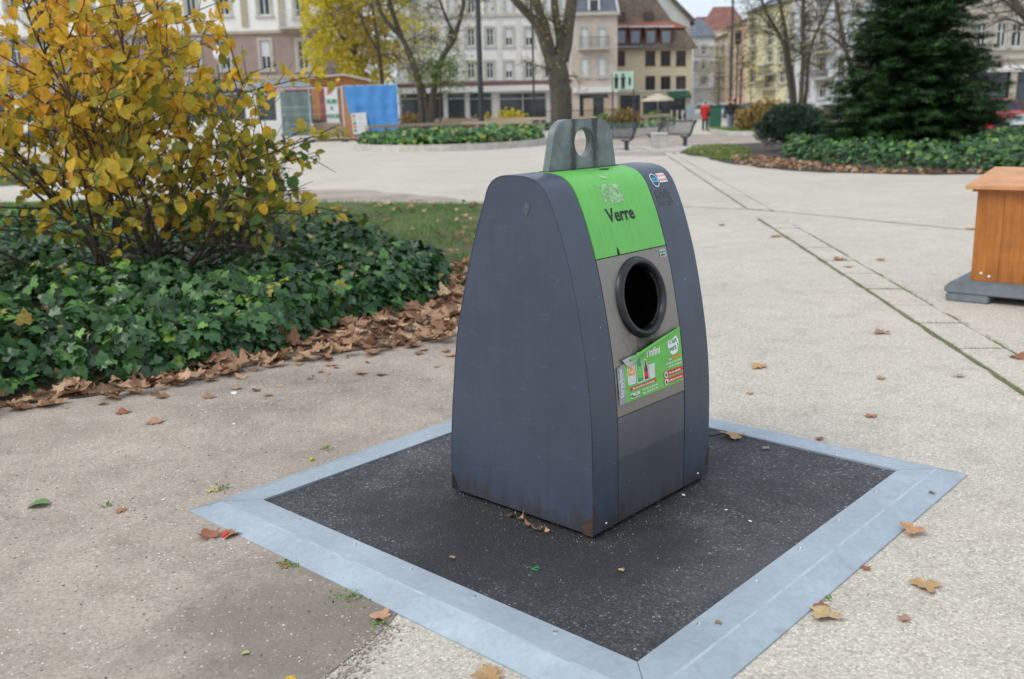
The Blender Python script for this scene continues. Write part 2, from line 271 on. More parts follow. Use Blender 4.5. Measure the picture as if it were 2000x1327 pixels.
# ------------------------------------------------------------------ objects
def tag(o, label=None, cat=None, group=None, kind=None):
    if label: o['label'] = label
    if cat: o['category'] = cat
    if group: o['group'] = group
    if kind: o['kind'] = kind
    return o
def thing(name, label, cat, loc=(0, 0, 0), rotz=0, group=None):
    o = bpy.data.objects.new(name, None); COL.objects.link(o); o.empty_display_size = .2
    o.location = loc; o.rotation_euler = (0, 0, rotz); return tag(o, label, cat, group)
def link(name, me, parent=None, loc=None, rotz=None):
    o = bpy.data.objects.new(name, me); COL.objects.link(o)
    if parent: o.parent = parent
    if loc is not None: o.location = loc
    if rotz: o.rotation_euler = (0, 0, rotz)
    return o
def copy_tree(o, parent=None):
    c = o.copy(); COL.objects.link(c)
    if parent: c.parent = parent
    for ch in list(o.children): copy_tree(ch, c)
    return c
class MB:
    def __init__(s): s.v = []; s.f = []; s.mi = []; s.cur = 0
    def add(s, vs, fs):
        n = len(s.v); s.v += [tuple(v) for v in vs]; s.f += [tuple(i+n for i in f) for f in fs]; s.mi += [s.cur]*len(fs); return s
    def box(s, x0, x1, y0, y1, z0, z1):
        return s.add([(x0, y0, z0), (x1, y0, z0), (x1, y1, z0), (x0, y1, z0), (x0, y0, z1), (x1, y0, z1), (x1, y1, z1), (x0, y1, z1)],
                     [(0, 3, 2, 1), (4, 5, 6, 7), (0, 1, 5, 4), (1, 2, 6, 5), (2, 3, 7, 6), (3, 0, 4, 7)])
    def prism(s, poly, z0, z1, axis='z'):
        n = len(poly)
        if axis == 'z': a = [(x, y, z0) for x, y in poly]; b = [(x, y, z1) for x, y in poly]
        elif axis == 'x': a = [(z0, x, y) for x, y in poly]; b = [(z1, x, y) for x, y in poly]
        else: a = [(x, z0, y) for x, y in poly]; b = [(x, z1, y) for x, y in poly]
        return s.add(a+b, [tuple(range(n-1, -1, -1)), tuple(range(n, 2*n))] + [(i, (i+1) % n, n+(i+1) % n, n+i) for i in range(n)])
    def tube(s, pts, rs, n=6, cap=True):
        pts = [Vector(p) for p in pts]
        if isinstance(rs, (int, float)): rs = [rs]*len(pts)
        vs = []; prev = None
        for i, p in enumerate(pts):
            d = (pts[min(i+1, len(pts)-1)]-pts[max(i-1, 0)])
            if d.length < 1e-9: d = Vector((0, 0, 1))
            d.normalize()
            if prev is None:
                a = d.cross(Vector((0, 0, 1)) if abs(d.z) < .9 else Vector((1, 0, 0))).normalized()
            else:
                a = prev - d*prev.dot(d); a.normalize()
            prev = a; b = d.cross(a)
            for k in range(n):
                t = 2*PI*k/n; vs.append(p + (a*math.cos(t)+b*math.sin(t))*rs[i])
        fs = [(i*n+k, i*n+(k+1) % n, (i+1)*n+(k+1) % n, (i+1)*n+k) for i in range(len(pts)-1) for k in range(n)]
        if cap: fs += [tuple(range(n-1, -1, -1)), tuple((len(pts)-1)*n+k for k in range(n))]
        return s.add(vs, fs)
    def lathe(s, prof, n=24, c=(0, 0, 0)):
        vs = [(c[0]+r*math.cos(2*PI*k/n), c[1]+r*math.sin(2*PI*k/n), c[2]+z) for r, z in prof for k in range(n)]
        fs = [(i*n+k, i*n+(k+1) % n, (i+1)*n+(k+1) % n, (i+1)*n+k) for i in range(len(prof)-1) for k in range(n)]
        return s.add(vs, fs)
    def ball(s, c, r, n=12, m=8):
        rr = (r, r, r) if isinstance(r, (int, float)) else r
        vs = [(c[0]+rr[0]*math.sin(PI*i/m)*math.cos(2*PI*k/n), c[1]+rr[1]*math.sin(PI*i/m)*math.sin(2*PI*k/n), c[2]+rr[2]*math.cos(PI*i/m)) for i in range(m+1) for k in range(n)]
        return s.add(vs, [(i*n+k, (i+1)*n+k, (i+1)*n+(k+1) % n, i*n+(k+1) % n) for i in range(m) for k in range(n)])
    def mesh(s, name, mats, smooth=False, bevel=0, norm=True):
        me = bpy.data.meshes.new(name); me.from_pydata(s.v, [], s.f)
        for m in (mats if isinstance(mats, (list, tuple)) else [mats]): me.materials.append(m)
        if any(s.mi): me.polygons.foreach_set('material_index', s.mi)
        if norm or bevel:
            bm = bmesh.new(); bm.from_mesh(me)
            bmesh.ops.recalc_face_normals(bm, faces=bm.faces)
            if bevel: bmesh.ops.bevel(bm, geom=[e for e in bm.edges if len(e.link_faces) == 2 and e.calc_face_angle(0) > .5], offset=bevel, segments=2, affect='EDGES', clamp_overlap=True)
            bm.to_mesh(me); bm.free()
        if smooth:
            me.polygons.foreach_set('use_smooth', [True]*len(me.polygons))
            try: me.set_sharp_from_angle(angle=rad(40))
            except Exception: pass
        me.update(); return me
    def build(s, name, mats, parent=None, loc=None, rotz=None, **k):
        return link(name, s.mesh(name, mats, **k), parent, loc, rotz)

def bulk(name, tv, tf, R, pos, mat, parent=None, rnd=None):
    """many small pieces (leaves, blades, pebbles) joined into one mesh; R (n,3,3) scaled rotations"""
    tv = np.asarray(tv, float); n = len(pos); k = len(tv)
    V = np.einsum('nij,kj->nki', R, tv) + pos[:, None, :]
    V = V.reshape(-1, 3); lens = np.array([len(f) for f in tf]); flat = np.array([i for f in tf for i in f])
    idx = (flat[None, :] + (np.arange(n)*k)[:, None]).ravel()
    tot = np.tile(lens, n); st = np.concatenate([[0], np.cumsum(tot)[:-1]])
    me = bpy.data.meshes.new(name); me.vertices.add(len(V)); me.vertices.foreach_set('co', V.ravel())
    me.loops.add(len(idx)); me.loops.foreach_set('vertex_index', idx.astype(np.int32))
    me.polygons.add(len(tot)); me.polygons.foreach_set('loop_start', st.astype(np.int32)); me.polygons.foreach_set('loop_total', tot.astype(np.int32))
    if rnd is None: rnd = RNG.random(n)
    me.update(calc_edges=True)
    at = me.attributes.new('rnd', 'FLOAT', 'FACE'); at.data.foreach_set('value', np.repeat(np.clip(rnd, 0, 1), len(tf)).astype(np.float32))
    me.materials.append(mat); return link(name, me, parent)
def rots(n, tilt=.6, scale=(.8, 1.2), normal=None, size=1.0, yaw=None):
    """rotation matrices: z axis near `normal` (up by default) with random tilt and yaw"""
    up_ = np.tile([0, 0, 1.], (n, 1)) if normal is None else np.asarray(normal, float)
    z = up_ + RNG.normal(0, tilt, (n, 3)); z /= np.linalg.norm(z, axis=1)[:, None]
    a = RNG.random(n)*2*PI if yaw is None else yaw
    x = np.stack([np.cos(a), np.sin(a), np.zeros(n)], 1); x = x - z*(x*z).sum(1)[:, None]
    x /= np.maximum(np.linalg.norm(x, axis=1), 1e-6)[:, None]; y = np.cross(z, x)
    s = size*RNG.uniform(scale[0], scale[1], n)
    return np.stack([x, y, z], 2)*s[:, None, None]

# leaf shapes, unit size about 1 long
IVY_V = [(0, -.05, 0), (.28, -.22, .04), (.52, .02, -.05), (.36, .20, .05), (.40, .42, -.02), (.20, .50, .05), (0, .82, -.12), (-.20, .50, .05), (-.40, .42, -.02), (-.36, .20, .05), (-.52, .02, -.05), (-.28, -.22, .04)]
IVY_F = [(0, 1, 2, 3), (0, 3, 4, 5), (0, 5, 6), (0, 6, 7), (0, 7, 8, 9), (0, 9, 10, 11)]
ROUND_V = [(0, 0, 0), (.22, .02, .09), (.43, .30, .16), (.38, .60, .10), (.24, .82, -.02), (.02, 1.0, -.16), (-.20, .85, -.05), (-.36, .66, .12), (-.40, .32, .15), (-.24, .04, .07), (0, .5, -.05)]
ROUND_F = [(10, 0, 1, 2), (10, 2, 3, 4), (10, 4, 5), (10, 5, 6), (10, 6, 7, 8), (10, 8, 9, 0)]
SMALL_V = [(0, 0, 0), (.3, .35, .08), (.2, .8, 0), (0, 1, -.1), (-.2, .8, 0), (-.3, .35, .08)]
SMALL_F = [(0, 1, 2, 3), (0, 3, 4, 5)]
BLADE_V = [(-.04, 0, 0), (.04, 0, 0), (.03, .12, .55), (-.03, .12, .55), (.0, .35, 1.0)]
BLADE_F = [(0, 1, 2, 3), (3, 2, 4)]
def plane_outline(k=0):
    rg = random.Random(k); pts = []
    lobes = [(-2.25, .55), (-1.25, .80), (0, 1.0), (1.25, .82), (2.25, .55)]
    for i, (a, L) in enumerate(lobes):
        L *= rg.uniform(.85, 1.1); a += rg.uniform(-.12, .12)
        for da, ll in ((-.38, .74), (-.24, .80), (-.16, .90), (0, 1.0), (.14, .90), (.24, .80), (.38, .74)):
            pts.append(((a+da), L*ll*rg.uniform(.93, 1.07)))
        if i < 4: pts.append(((a+lobes[i+1][0])/2, L*.70))
    pts = sorted(pts)
    return [(math.sin(a)*r*.62, math.cos(a)*r*.62) for a, r in pts]
def dead_leaf_geo(k, curl=.25):
    rg = random.Random(k+100); o = plane_outline(k); ax = rg.uniform(0, PI); f = rg.uniform(-.6, 1.2)
    def h(x, y):
        u = x*math.cos(ax)+y*math.sin(ax); v = -x*math.sin(ax)+y*math.cos(ax)
        return curl*(u*u*1.6 + f*v*v) + .05*math.sin(9*x+k)*math.cos(8*y)
    m = len(o); vs = [(0, -.02, h(0, 0))] + [(x*.5, y*.5, h(x*.5, y*.5)) for x, y in o] + [(x, y, h(x, y)) for x, y in o]
    fs = [(0, 1+i, 1+(i+1)) for i in range(m-1)] + [(1+i, 1+m+i, 1+m+i+1, 1+i+1) for i in range(m-1)]
    b = len(vs); vs += [(-.012, -.02, h(0, 0)), (.012, -.02, h(0, 0)), (.03, -.4, .03+h(0, -.3)), (.05, -.4, .03+h(0, -.3))]; fs.append((b, b+1, b+3, b+2))
    zmin = min(v[2] for v in vs); return [(x, y, z-zmin) for x, y, z in vs], fs

def inside(poly, x, y):
    c = np.zeros(len(x), bool); n = len(poly)
    for i in range(n):
        x1, y1 = poly[i]; x2, y2 = poly[(i+1) % n]
        if y1 == y2: continue
        k = ((y1 > y) != (y2 > y)) & (x < (x2-x1)*(y-y1)/(y2-y1)+x1); c ^= k
    return c
def edge_dist(poly, x, y):
    d = np.full(len(x), 1e9); n = len(poly)
    for i in range(n):
        a = np.array(poly[i]); b = np.array(poly[(i+1) % n]); ab = b-a
        t = np.clip(((x-a[0])*ab[0]+(y-a[1])*ab[1])/(ab@ab+1e-9), 0, 1)
        d = np.minimum(d, np.hypot(x-a[0]-t*ab[0], y-a[1]-t*ab[1]))
    return d
def scatter(poly, n):
    p = np.array(poly); lo = p.min(0); hi = p.max(0); xs = []; ys = []; got = 0
    while got < n:
        x = RNG.uniform(lo[0], hi[0], n*2); y = RNG.uniform(lo[1], hi[1], n*2); k = inside(poly, x, y)
        xs.append(x[k]); ys.append(y[k]); got += k.sum()
    return np.concatenate(xs)[:n], np.concatenate(ys)[:n]
def rough_poly(pts, amp=.06, step=.35, seed=0):
    rg = random.Random(seed); out = []
    for i in range(len(pts)):
        a = Vector(pts[i][:2]); b = Vector(pts[(i+1) % len(pts)][:2]); L = (b-a).length; k = max(1, min(60, int(L/step)))
        nrm = Vector((-(b-a).y, (b-a).x)).normalized()
        for j in range(k):
            p = a.lerp(b, j/k) + nrm*rg.uniform(-amp, amp)*(1 if j else .3); out.append((p.x, p.y))
    return out
def sheet(name, poly, z, mat, kind='structure', parent=None):
    bm = bmesh.new(); vs = [bm.verts.new((x, y, z)) for x, y in poly]; f = bm.faces.new(vs)
    if f.normal.z < 0: f.normal_flip()
    bm.normal_update()
    if f.normal.z < 0: f.normal_flip()
    bmesh.ops.triangulate(bm, faces=[f]); me = bpy.data.meshes.new(name); bm.to_mesh(me); bm.free(); me.materials.append(mat)
    o = link(name, me, parent)
    if kind: o['kind'] = kind
    return o
def g2(*q): return [tuple(G(a, b)[:2]) for a, b in q]

# ------------------------------------------------------------------ ground and its layers
sheet('ground', [(-400, -40), (400, -40), (400, 700), (-400, 700)], 0, MAG)
dirt = rough_poly([(-14, -6), (-2.2, -2.6), (-.55, 2.52), (-.42, 2.80), (.05, 3.75), (.35, 5), (.6, 8), (.9, 11.5), (.4, 15), (-.6, 16.7), (-6, 17.8), (-12, 19), (-30, 19), (-30, -6)], .06, .12, 3)
sheet('dirt_path', dirt, .004, MDI)
sheet('far_dirt_path', rough_poly(g2((560, 398), (560, 372), (700, 372), (860, 385), (940, 396), (940, 402)), .12, .5, 5), .008, MDI)
sheet('bench_dirt_path', rough_poly([(1.6, 33), (5.2, 30.5), (5.6, 33), (12, 37), (13, 46), (9, 52), (3, 47)], .15, .8, 9), .004, MDI)

# smooth concrete band crossing the plaza and its joint lines
bpoly = [tuple(G(*q)[:2]) for q in ((1325, 405), (1503, 413), (1700, 431), (1903, 452), (2100, 474), (2100, 492), (1903, 470), (1700, 447), (1503, 428), (1325, 418))]
0 and sheet('concrete_band', bpoly, .004, M_BAND)
def joint_line(a, b, wd, z=.008, seed=0, name='joint'):
    a = Vector(a[:2]); b = Vector(b[:2]); n = Vector((-(b-a).y, (b-a).x)).normalized(); k = max(2, int((b-a).length/.12)); rg = random.Random(seed)
    l = [a.lerp(b, i/k)+n*wd*rg.uniform(.3, 1.0) for i in range(k+1)]; r = [a.lerp(b, i/k)-n*wd*rg.uniform(.3, 1.0) for i in range(k+1)]
    return [(p.x, p.y) for p in l]+[(p.x, p.y) for p in reversed(r)]
for i, (a, b, wd) in enumerate([((1331, 404), (1503, 412), .02), ((1503, 412), (1903, 451), .02)]):
    sheet('pavement_joint', joint_line(G(*a), G(*b), wd, seed=i), .008, M_MOSS)
moss_pts = []
def paving_strip(L0, L1, R0, R1, cuts, mossy):
    p = tag(bpy.data.objects.new('paving_strip', None), None, None, None, 'structure'); COL.objects.link(p)
    L0, L1, R0, R1 = [Vector(q[:2]) for q in (L0, L1, R0, R1)]
    wx = (R1-L1).normalized()*.014; base = [tuple(q) for q in (L0-wx, L1-wx, R1+wx, R0+wx)]
    sheet('joint_bed', rough_poly([(x, y) for x, y in base], .012, .1, 4), .006, M_MOSS, None, p)
    cuts = [c if isinstance(c, tuple) else (c, c) for c in cuts]; ts = [(0, 0)]+cuts+[(1, 1)]
    for (t0, u0_), (t1, u1_) in zip(ts, ts[1:]):
        a, b, c, d = L0.lerp(L1, t0), R0.lerp(R1, u0_), R0.lerp(R1, u1_), L0.lerp(L1, t1)
        wv = (b-a).normalized()*.018; lv = (d-a).normalized()*.012
        q = [a+wv+lv, b-wv+lv, c-wv-lv, d+wv-lv]
        m = MB().prism([tuple(v) for v in q], 0, .012+random.uniform(0, .003)); m.build('paving_slab', MAG, p, bevel=.002)
    for (a, b, k) in ((L0, L1, mossy), (R0, R1, mossy*.95)):
        n = int((b-a).length*k)
        for _ in range(n):
            t = random.random(); 
            if noise.noise(Vector((t*9, k*.1, 3))) > -.12: moss_pts.append((*(a.lerp(b, t)+Vector((random.gauss(0, .012), random.gauss(0, .012)))), 0.008))
    for t, u_ in cuts:
        a, b = L0.lerp(L1, t), R0.lerp(R1, u_)
        if random.random() < .7:
            for _ in range(int(mossy*.35*random.uniform(.2, 1.6))):
                moss_pts.append((*a.lerp(b, random.random()), .008))
    return p
cut1 = []; Ls, Le, Rs, Re = G(1480, 428), G(2060, 812), G(1535, 432), G(2060, 738)
for py in (452, 470, 490, 516, 541, 571, 603, 638, 688, 745):
    # the left joint line crosses this pixel row
    pr_ = []
    for A_, B_ in ((Ls, Le), (Rs, Re)):
        for k in range(600):
            q = A_.lerp(B_, k/600); d = q-Vector((0, 0, CAMZ))
            if 663.5-FPX*(d.dot(up)/d.dot(fw)) >= py-4: pr_.append(k/600); break
    if len(pr_) == 2: cut1.append(tuple(pr_))
paving_strip(Ls, Le, Rs, Re, cut1, 260)
paving_strip(G(1296, 300), G(1458, 408), G(1313, 300), G(1511, 414), [i/22 for i in range(1, 22)], 90)
MLEAFG = leaf_mat('grass_blades', [(0, (.06, .12, .02)), (.5, (.10, .20, .03)), (.85, (.17, .27, .05)), (1, (.30, .27, .10))], .7, .2)
mp = np.array(moss_pts); o = bulk('joint_moss', BLADE_V, BLADE_F, rots(len(mp), .7, (.6, 1.5), size=.018), mp, MLEAFG); o['kind'] = 'stuff'

# ------------------------------------------------------------------ hatch platform with galvanised ramp frame
CX, CY, YAW, S1, S2, INN = .29618, 3.84009, .8271, 1.1862, 1.1625, .2195
pf = thing('platform', 'square asphalt platform framed in galvanised steel strips under the glass container', 'platform', (CX, CY, 0), YAW)
HT = .040
q0 = [(-S1, -S2), (S1, -S2), (S1, S2), (-S1, S2)]; RW = .100
q1 = [(-S1+RW, -S2+RW), (S1-RW, -S2+RW), (S1-RW, S2-RW), (-S1+RW, S2-RW)]; q2 = [(-S1+INN, -S2+INN), (S1-INN, -S2+INN), (S1-INN, S2-INN), (-S1+INN, S2-INN)]
am = MB(); NX = 60
for i in range(NX+1):
    for j in range(NX+1):
        x = -S1+INN-.01+(2*S1-2*INN+.02)*i/NX; y = -S2+INN-.01+(2*S2-2*INN+.02)*j/NX
        am.v.append((x, y, HT-.008+.004*noise.noise(Vector((x*3, y*3, 0)))))
am.f = [(i*(NX+1)+j, (i+1)*(NX+1)+j, (i+1)*(NX+1)+j+1, i*(NX+1)+j+1) for i in range(NX) for j in range(NX)]; am.mi = [0]*len(am.f)
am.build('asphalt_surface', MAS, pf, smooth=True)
for i in range(4):
    j = (i+1) % 4; m = MB()
    def L(a, b, t): return (a[0]+(b[0]-a[0])*t, a[1]+(b[1]-a[1])*t)
    e = .0007
    k = 14; vs = []
    for t_ in range(k+1):
        t = e+(1-2*e)*t_/k; wz = .0025*noise.noise(Vector((t*6+i*9, 0, 0)))
        a, b, c = L(q0[i], q0[j], t), L(q1[i], q1[j], t), L(q2[i], q2[j], t)
        bb = L(b, a, .05); b2 = L(b, c, .035)
        vs += [(a[0], a[1], .0), (a[0], a[1], .0065+max(0, wz)), (bb[0], bb[1], HT-.0015+wz), (b2[0], b2[1], HT+wz), (c[0], c[1], HT+.0005), (c[0], c[1], 0)]
    m.add(vs, [(r*6+s_, (r+1)*6+s_, (r+1)*6+s_+1, r*6+s_+1) for r in range(k) for s_ in range(5)])
    m.mi = [1 if (q_ % 5) == 2 else 0 for q_ in range(len(m.f))]; fs = m.build('frame_strip', [MGV, M_FOLD], pf, smooth=False)  # ridge faces get paler zinc: wear plus a fold highlight painted into the colour
    for t in (.16, .34, .5, .66, .84):
        a, b = L(q1[i], q1[j], t), L(q2[i], q2[j], t); c = L(b, a, .22)
        sm = MB().lathe([(0, .0028), (.004, .0025), (.0045, .0032), (.0075, .003), (.0085, 0)], 12, (c[0], c[1], HT+.0005))
        sm.build('screw', M_CHROME, fs, smooth=True)

# ------------------------------------------------------------------ glass recycling container
W_, D_ = .804, .749
C0 = Vector((.281, 3.309, 0)); Z0 = HT+.010
bn = thing('glass_container', 'blue-grey glass recycling container with green Verre panel and round rubber opening', 'container', C0, YAW)
def catmull(P, k=6):
    out = []
    for i in range(len(P)-1):
        p0 = Vector(P[max(i-1, 0)]); p1 = Vector(P[i]); p2 = Vector(P[i+1]); p3 = Vector(P[min(i+2, len(P)-1)])
        for j in range(k):
            t = j/k; q = .5*((2*p1)+(-p0+p2)*t+(2*p0-5*p1+4*p2-p3)*t*t+(-p0+3*p1-3*p2+p3)*t**3); out.append(q)
    out.append(Vector(P[-1])); return out
FR = [(0, Z0), (0, .25), (.003, .45), (.018, .634), (.047, .817), (.086, .998), (.136, 1.16), (.178, 1.26), (.205, 1.308), (.243, 1.342), (.30, 1.358), (.355, 1.36)]
BK = [(.355, 1.36), (.41, 1.358), (.455, 1.343), (.487, 1.312), (.508, 1.26), (.545, 1.17), (.59, 1.047), (.634, .902), (.680, .731), (.713, .512), (.738, .288), (.749, Z0)]
F2 = catmull(FR); B2 = catmull(BK); PROF = F2+B2[1:]
slen = [0]
for a, b in zip(PROF, PROF[1:]): slen.append(slen[-1]+(b-a).length)
slen = np.array(slen); PY = np.array([p.x for p in PROF]); PZ = np.array([p.y for p in PROF])
def surf(s, off=0.0):
    y = np.interp(s, slen, PY); z = np.interp(s, slen, PZ); e = .004
    ty = np.interp(s+e, slen, PY)-np.interp(s-e, slen, PY); tz = np.interp(s+e, slen, PZ)-np.interp(s-e, slen, PZ); l = math.hypot(ty, tz) or 1
    return (y - tz/l*off, z + ty/l*off)
nf = len(F2)
def z2s(z): return float(np.interp(z, PZ[:nf], slen[:nf]))
def U(u, s, off=0): y, z = surf(s, off); return (u, y, z)
STOT = slen[-1]
# core
inn = [surf(s, -.014) for s in np.linspace(.0, STOT, 80)]
cm = MB()
UA, UB = .156, .612
SG, SB, STOP = z2s(1.051), z2s(.467), float(slen[nf-1]) - .026
HC = (.384, z2s(.883)); HR = .122
# hollow core: two side cheeks and a back so the opening looks into a dark inside
cm.prism(inn, .012, .02, 'x'); cm.prism(inn, W_-.02, W_-.012, 'x'); 
cm.build('inner_frame', M_CORE, bn)
lin = MB()
ss = [s for s in np.linspace(STOP, STOT-.005, 40)]
lin.add([p for s in ss for p in (U(.02, s, -.012), U(W_-.02, s, -.012))], [(2*i, 2*i+1, 2*i+3, 2*i+2) for i in range(len(ss)-1)])
lin.build('inner_lining', M_DARK, bn)
def swept(name, u0, u1, s0, s1, mat, th=.006, off=0.0, n=40, parent=bn, bevel=.0018, nu=1):
    ss = np.linspace(s0, s1, n); m = MB(); vs = []
    for s in ss:
        vs += [U(u0, s, off), U(u1, s, off), U(u1, s, off-th), U(u0, s, off-th)]
    fs = [(4*i+a, 4*i+(a+1) % 4, 4*i+4+(a+1) % 4, 4*i+4+a) for i in range(n-1) for a in range(4)]+[(3, 2, 1, 0), tuple(4*(n-1)+a for a in range(4))]
    m.add(vs, fs); return m.build(name, mat, parent, smooth=True, bevel=bevel)
swept('cladding_shell', 0, UA-.0015, 0, STOT, M_BODY, n=110)
swept('cladding_shell', UB+.0015, W_, 0, STOT, M_BODY, n=110)
swept('green_panel', UA+.0015, UB-.0015, SG+.0015, STOP+.10, M_GREEN, off=.001, n=50)
swept('back_panel', UA+.0015, UB-.0015, STOP+.103, STOT, M_BODY, n=60)
swept('lower_panel', UA+.0015, UB-.0015, 0, SB-.0015, M_LOW, off=-.001, n=24)
# steel panel with the round hole
m = MB(); ns = 48; u0, u1, s0, s1 = UA+.0015, UB-.0015, SB+.0015, SG-.0015
def onrect(t):
    c, s_ = math.cos(t), math.sin(t); hu = (u1-u0)/2; cu = (u0+u1)/2
    k = min(((u1-HC[0]) if c > 0 else (HC[0]-u0))/max(abs(c), 1e-6), ((s1-HC[1]) if s_ > 0 else (HC[1]-s0))/max(abs(s_), 1e-6))
    return HC[0]+c*k, HC[1]+s_*k
angs = sorted([2*PI*i/ns for i in range(ns)]+[math.atan2(sy-HC[1], sx-HC[0]) % (2*PI) for sx in (u0, u1) for sy in (s0, s1)]); na = len(angs); rings = 7
for off in (0.0, -.005):
    for r in range(rings):
        for t in angs:
            a, b = onrect(t); k = r/(rings-1); x = HC[0]+math.cos(t)*HR; y = HC[1]+math.sin(t)*HR
            m.v.append(U(x+(a-x)*k, y+(b-y)*k, off))
for r in range(rings-1):
    for k in range(na):
        for o_ in (0, na*rings):
            f = (o_+r*na+k, o_+(r+1)*na+k, o_+(r+1)*na+(k+1) % na, o_+r*na+(k+1) % na); m.f.append(f if o_ == 0 else f[::-1]); m.mi.append(0)
for k in range(na):
    for r in (0, rings-1):
        f = (r*na+k, r*na+(k+1) % na, na*rings+r*na+(k+1) % na, na*rings+r*na+k); m.f.append(f); m.mi.append(0)
m.build('steel_panel', M_STEEL, bn, smooth=False)
# rubber ring: torus-like lathe following the surface
rm = MB(); nr = 64; prof_r = [(.1205, -.02), (.121, -.004), (.124, .012), (.131, .020), (.140, .021), (.150, .014), (.156, .004), (.157, -.002)]
for r_, o_ in prof_r:
    for k in range(nr):
        t = 2*PI*k/nr; rm.v.append(U(HC[0]+math.cos(t)*r_, HC[1]+math.sin(t)*r_, o_))
rm.f = [(i*nr+k, i*nr+(k+1) % nr, (i+1)*nr+(k+1) % nr, (i+1)*nr+k) for i in range(len(prof_r)-1) for k in range(nr)]; rm.mi = [0]*len(rm.f)
ring = rm.build('rubber_ring', M_RUB, bn, smooth=True)
tm = MB()
for r_, o_ in ((.1200, -.012), (.1190, -.30), (.001, -.302)):
    for k in range(nr):
        t = 2*PI*k/nr; y, z = surf(HC[1]+0*math.sin(t), 0); p = U(HC[0]+math.cos(t)*r_, HC[1]+math.sin(t)*r_, min(o_, 0) if o_ > -.1 else -.02)
        tm.v.append((p[0], p[1]+(0 if o_ > -.1 else .27), p[2]))
tm.f = [(i*nr+k, i*nr+(k+1) % nr, (i+1)*nr+(k+1) % nr, (i+1)*nr+k) for i in range(2) for k in range(nr)]; tm.mi = [0]*len(tm.f)
tm.build('chute', M_DARK, bn, smooth=True)
hl = MB()
for r_, o_ in ((.1205, .0), (.1185, .001), (.1185, -.006)):
    for k in range(24):
        t = -1.25+2.0*k/23; hl.v.append(U(HC[0]+math.cos(t)*r_, HC[1]+math.sin(t)*r_, o_))
hl.f = [(i*24+k, i*24+k+1, (i+1)*24+k+1, (i+1)*24+k) for i in range(2) for k in range(23)]; hl.mi = [0]*len(hl.f)
hl.build('cut_steel_edge', M_CHROME, ring, smooth=True)
# side panels
side = [surf(s, -.0025) for s in np.linspace(.001, STOT-.001, 120)]
sp1 = MB().prism(side, .0015, .010, 'x').build('side_panel', M_BODY, bn)
MB().prism(side, W_-.010, W_-.0015, 'x').build('side_panel', M_BODY, bn)
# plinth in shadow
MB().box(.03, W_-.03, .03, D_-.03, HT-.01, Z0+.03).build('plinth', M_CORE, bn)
# lug
lp = []
def arc(cx, cz, r, a0, a1, n=10): return [(cx+r*math.cos(a0+(a1-a0)*i/n), cz+r*math.sin(a0+(a1-a0)*i/n)) for i in range(n+1)]
outl = [(.595, 1.352)] + arc(.487, 1.470, .080, .12, PI/2, 10) + arc(.283, 1.470, .080, PI/2, PI-.12, 10) + [(.172, 1.352)]
hc = (.384, 1.462); hr = .056; na = 48; lm = MB()
def out_at(t):
    d = Vector((math.cos(t), math.sin(t))); best = None
    for i in range(len(outl)):
        a = Vector(outl[i])-Vector(hc); b = Vector(outl[(i+1) % len(outl)])-Vector(hc); e = b-a; den = d.x*e.y-d.y*e.x
        if abs(den) < 1e-9: continue
        k = (a.x*e.y-a.y*e.x)/den; uu = (a.x*d.y-a.y*d.x)/den
        if k > 0 and -1e-6 <= uu <= 1+1e-6 and (best is None or k < best): best = k
    return hc[0]+d.x*best, hc[1]+d.y*best
la = sorted([2*PI*i/na for i in range(na)]+[math.atan2(z-hc[1], x-hc[0]) % (2*PI) for x, z in (outl[0], outl[-1])]); n2 = len(la)
for yv, in ((.33,), (.366,)):
    for t in la: lm.v.append((hc[0]+hr*math.cos(t), yv, hc[1]+hr*math.sin(t)))
    for t in la: x, z = out_at(t); lm.v.append((x, yv, z))
for k in range(n2):
    j = (k+1) % n2
    lm.f += [(k, n2+k, n2+j, j), (2*n2+j, 3*n2+j, 3*n2+k, 2*n2+k), (k, j, 2*n2+j, 2*n2+k), (n2+k, 3*n2+k, 3*n2+j, n2+j)]
lm.mi = [0]*len(lm.f); lm.build('lifting_lug', M_LUG, bn, bevel=.0025, smooth=True)
MB().box(.165, .603, .322, .374, 1.3585, 1.3625).build('lug_slot_plate', M_CORE, bn)

def text2d(txt, size, shear=0, bold=0, space=1.0):
    cu = bpy.data.curves.new('t', 'FONT'); cu.body = txt; cu.size = size; cu.align_x = 'CENTER'; cu.align_y = 'CENTER'; cu.resolution_u = 2
    cu.shear = shear; cu.offset = bold; cu.space_character = space
    ob = bpy.data.objects.new('t', cu); COL.objects.link(ob); dg = bpy.context.evaluated_depsgraph_get()
    me = bpy.data.meshes.new_from_object(ob.evaluated_get(dg)); vs = [tuple(v.co[:2]) for v in me.vertices]; fs = [tuple(p.vertices) for p in me.polygons]
    bpy.data.objects.remove(ob); bpy.data.meshes.remove(me); return vs, fs
def ontext(name, txt, u, s, size, mat, off=.003, rot=0, shear=0, bold=0, parent=bn, sx=1.0, f=None):
    vs, fs = text2d(txt, size, shear, bold); c, sn = math.cos(rot), math.sin(rot); m = MB()
    m.add([(f or U)(u+(x*sx*c-y*sn), s+(x*sx*sn+y*c), off) for x, y in vs], fs); return m.build(name, mat, parent, norm=False)
def patch(name, pts, mat, off=.002, parent=bn, f=None):
    m = MB(); cu = sum(p[0] for p in pts)/len(pts); cs = sum(p[1] for p in pts)/len(pts); n = len(pts)
    m.add([(f or U)(cu, cs, off)]+[(f or U)(a, b, off) for a, b in pts], [(0, 1+i, 1+(i+1) % n) for i in range(n)]); return m.build(name, mat, parent, norm=False)
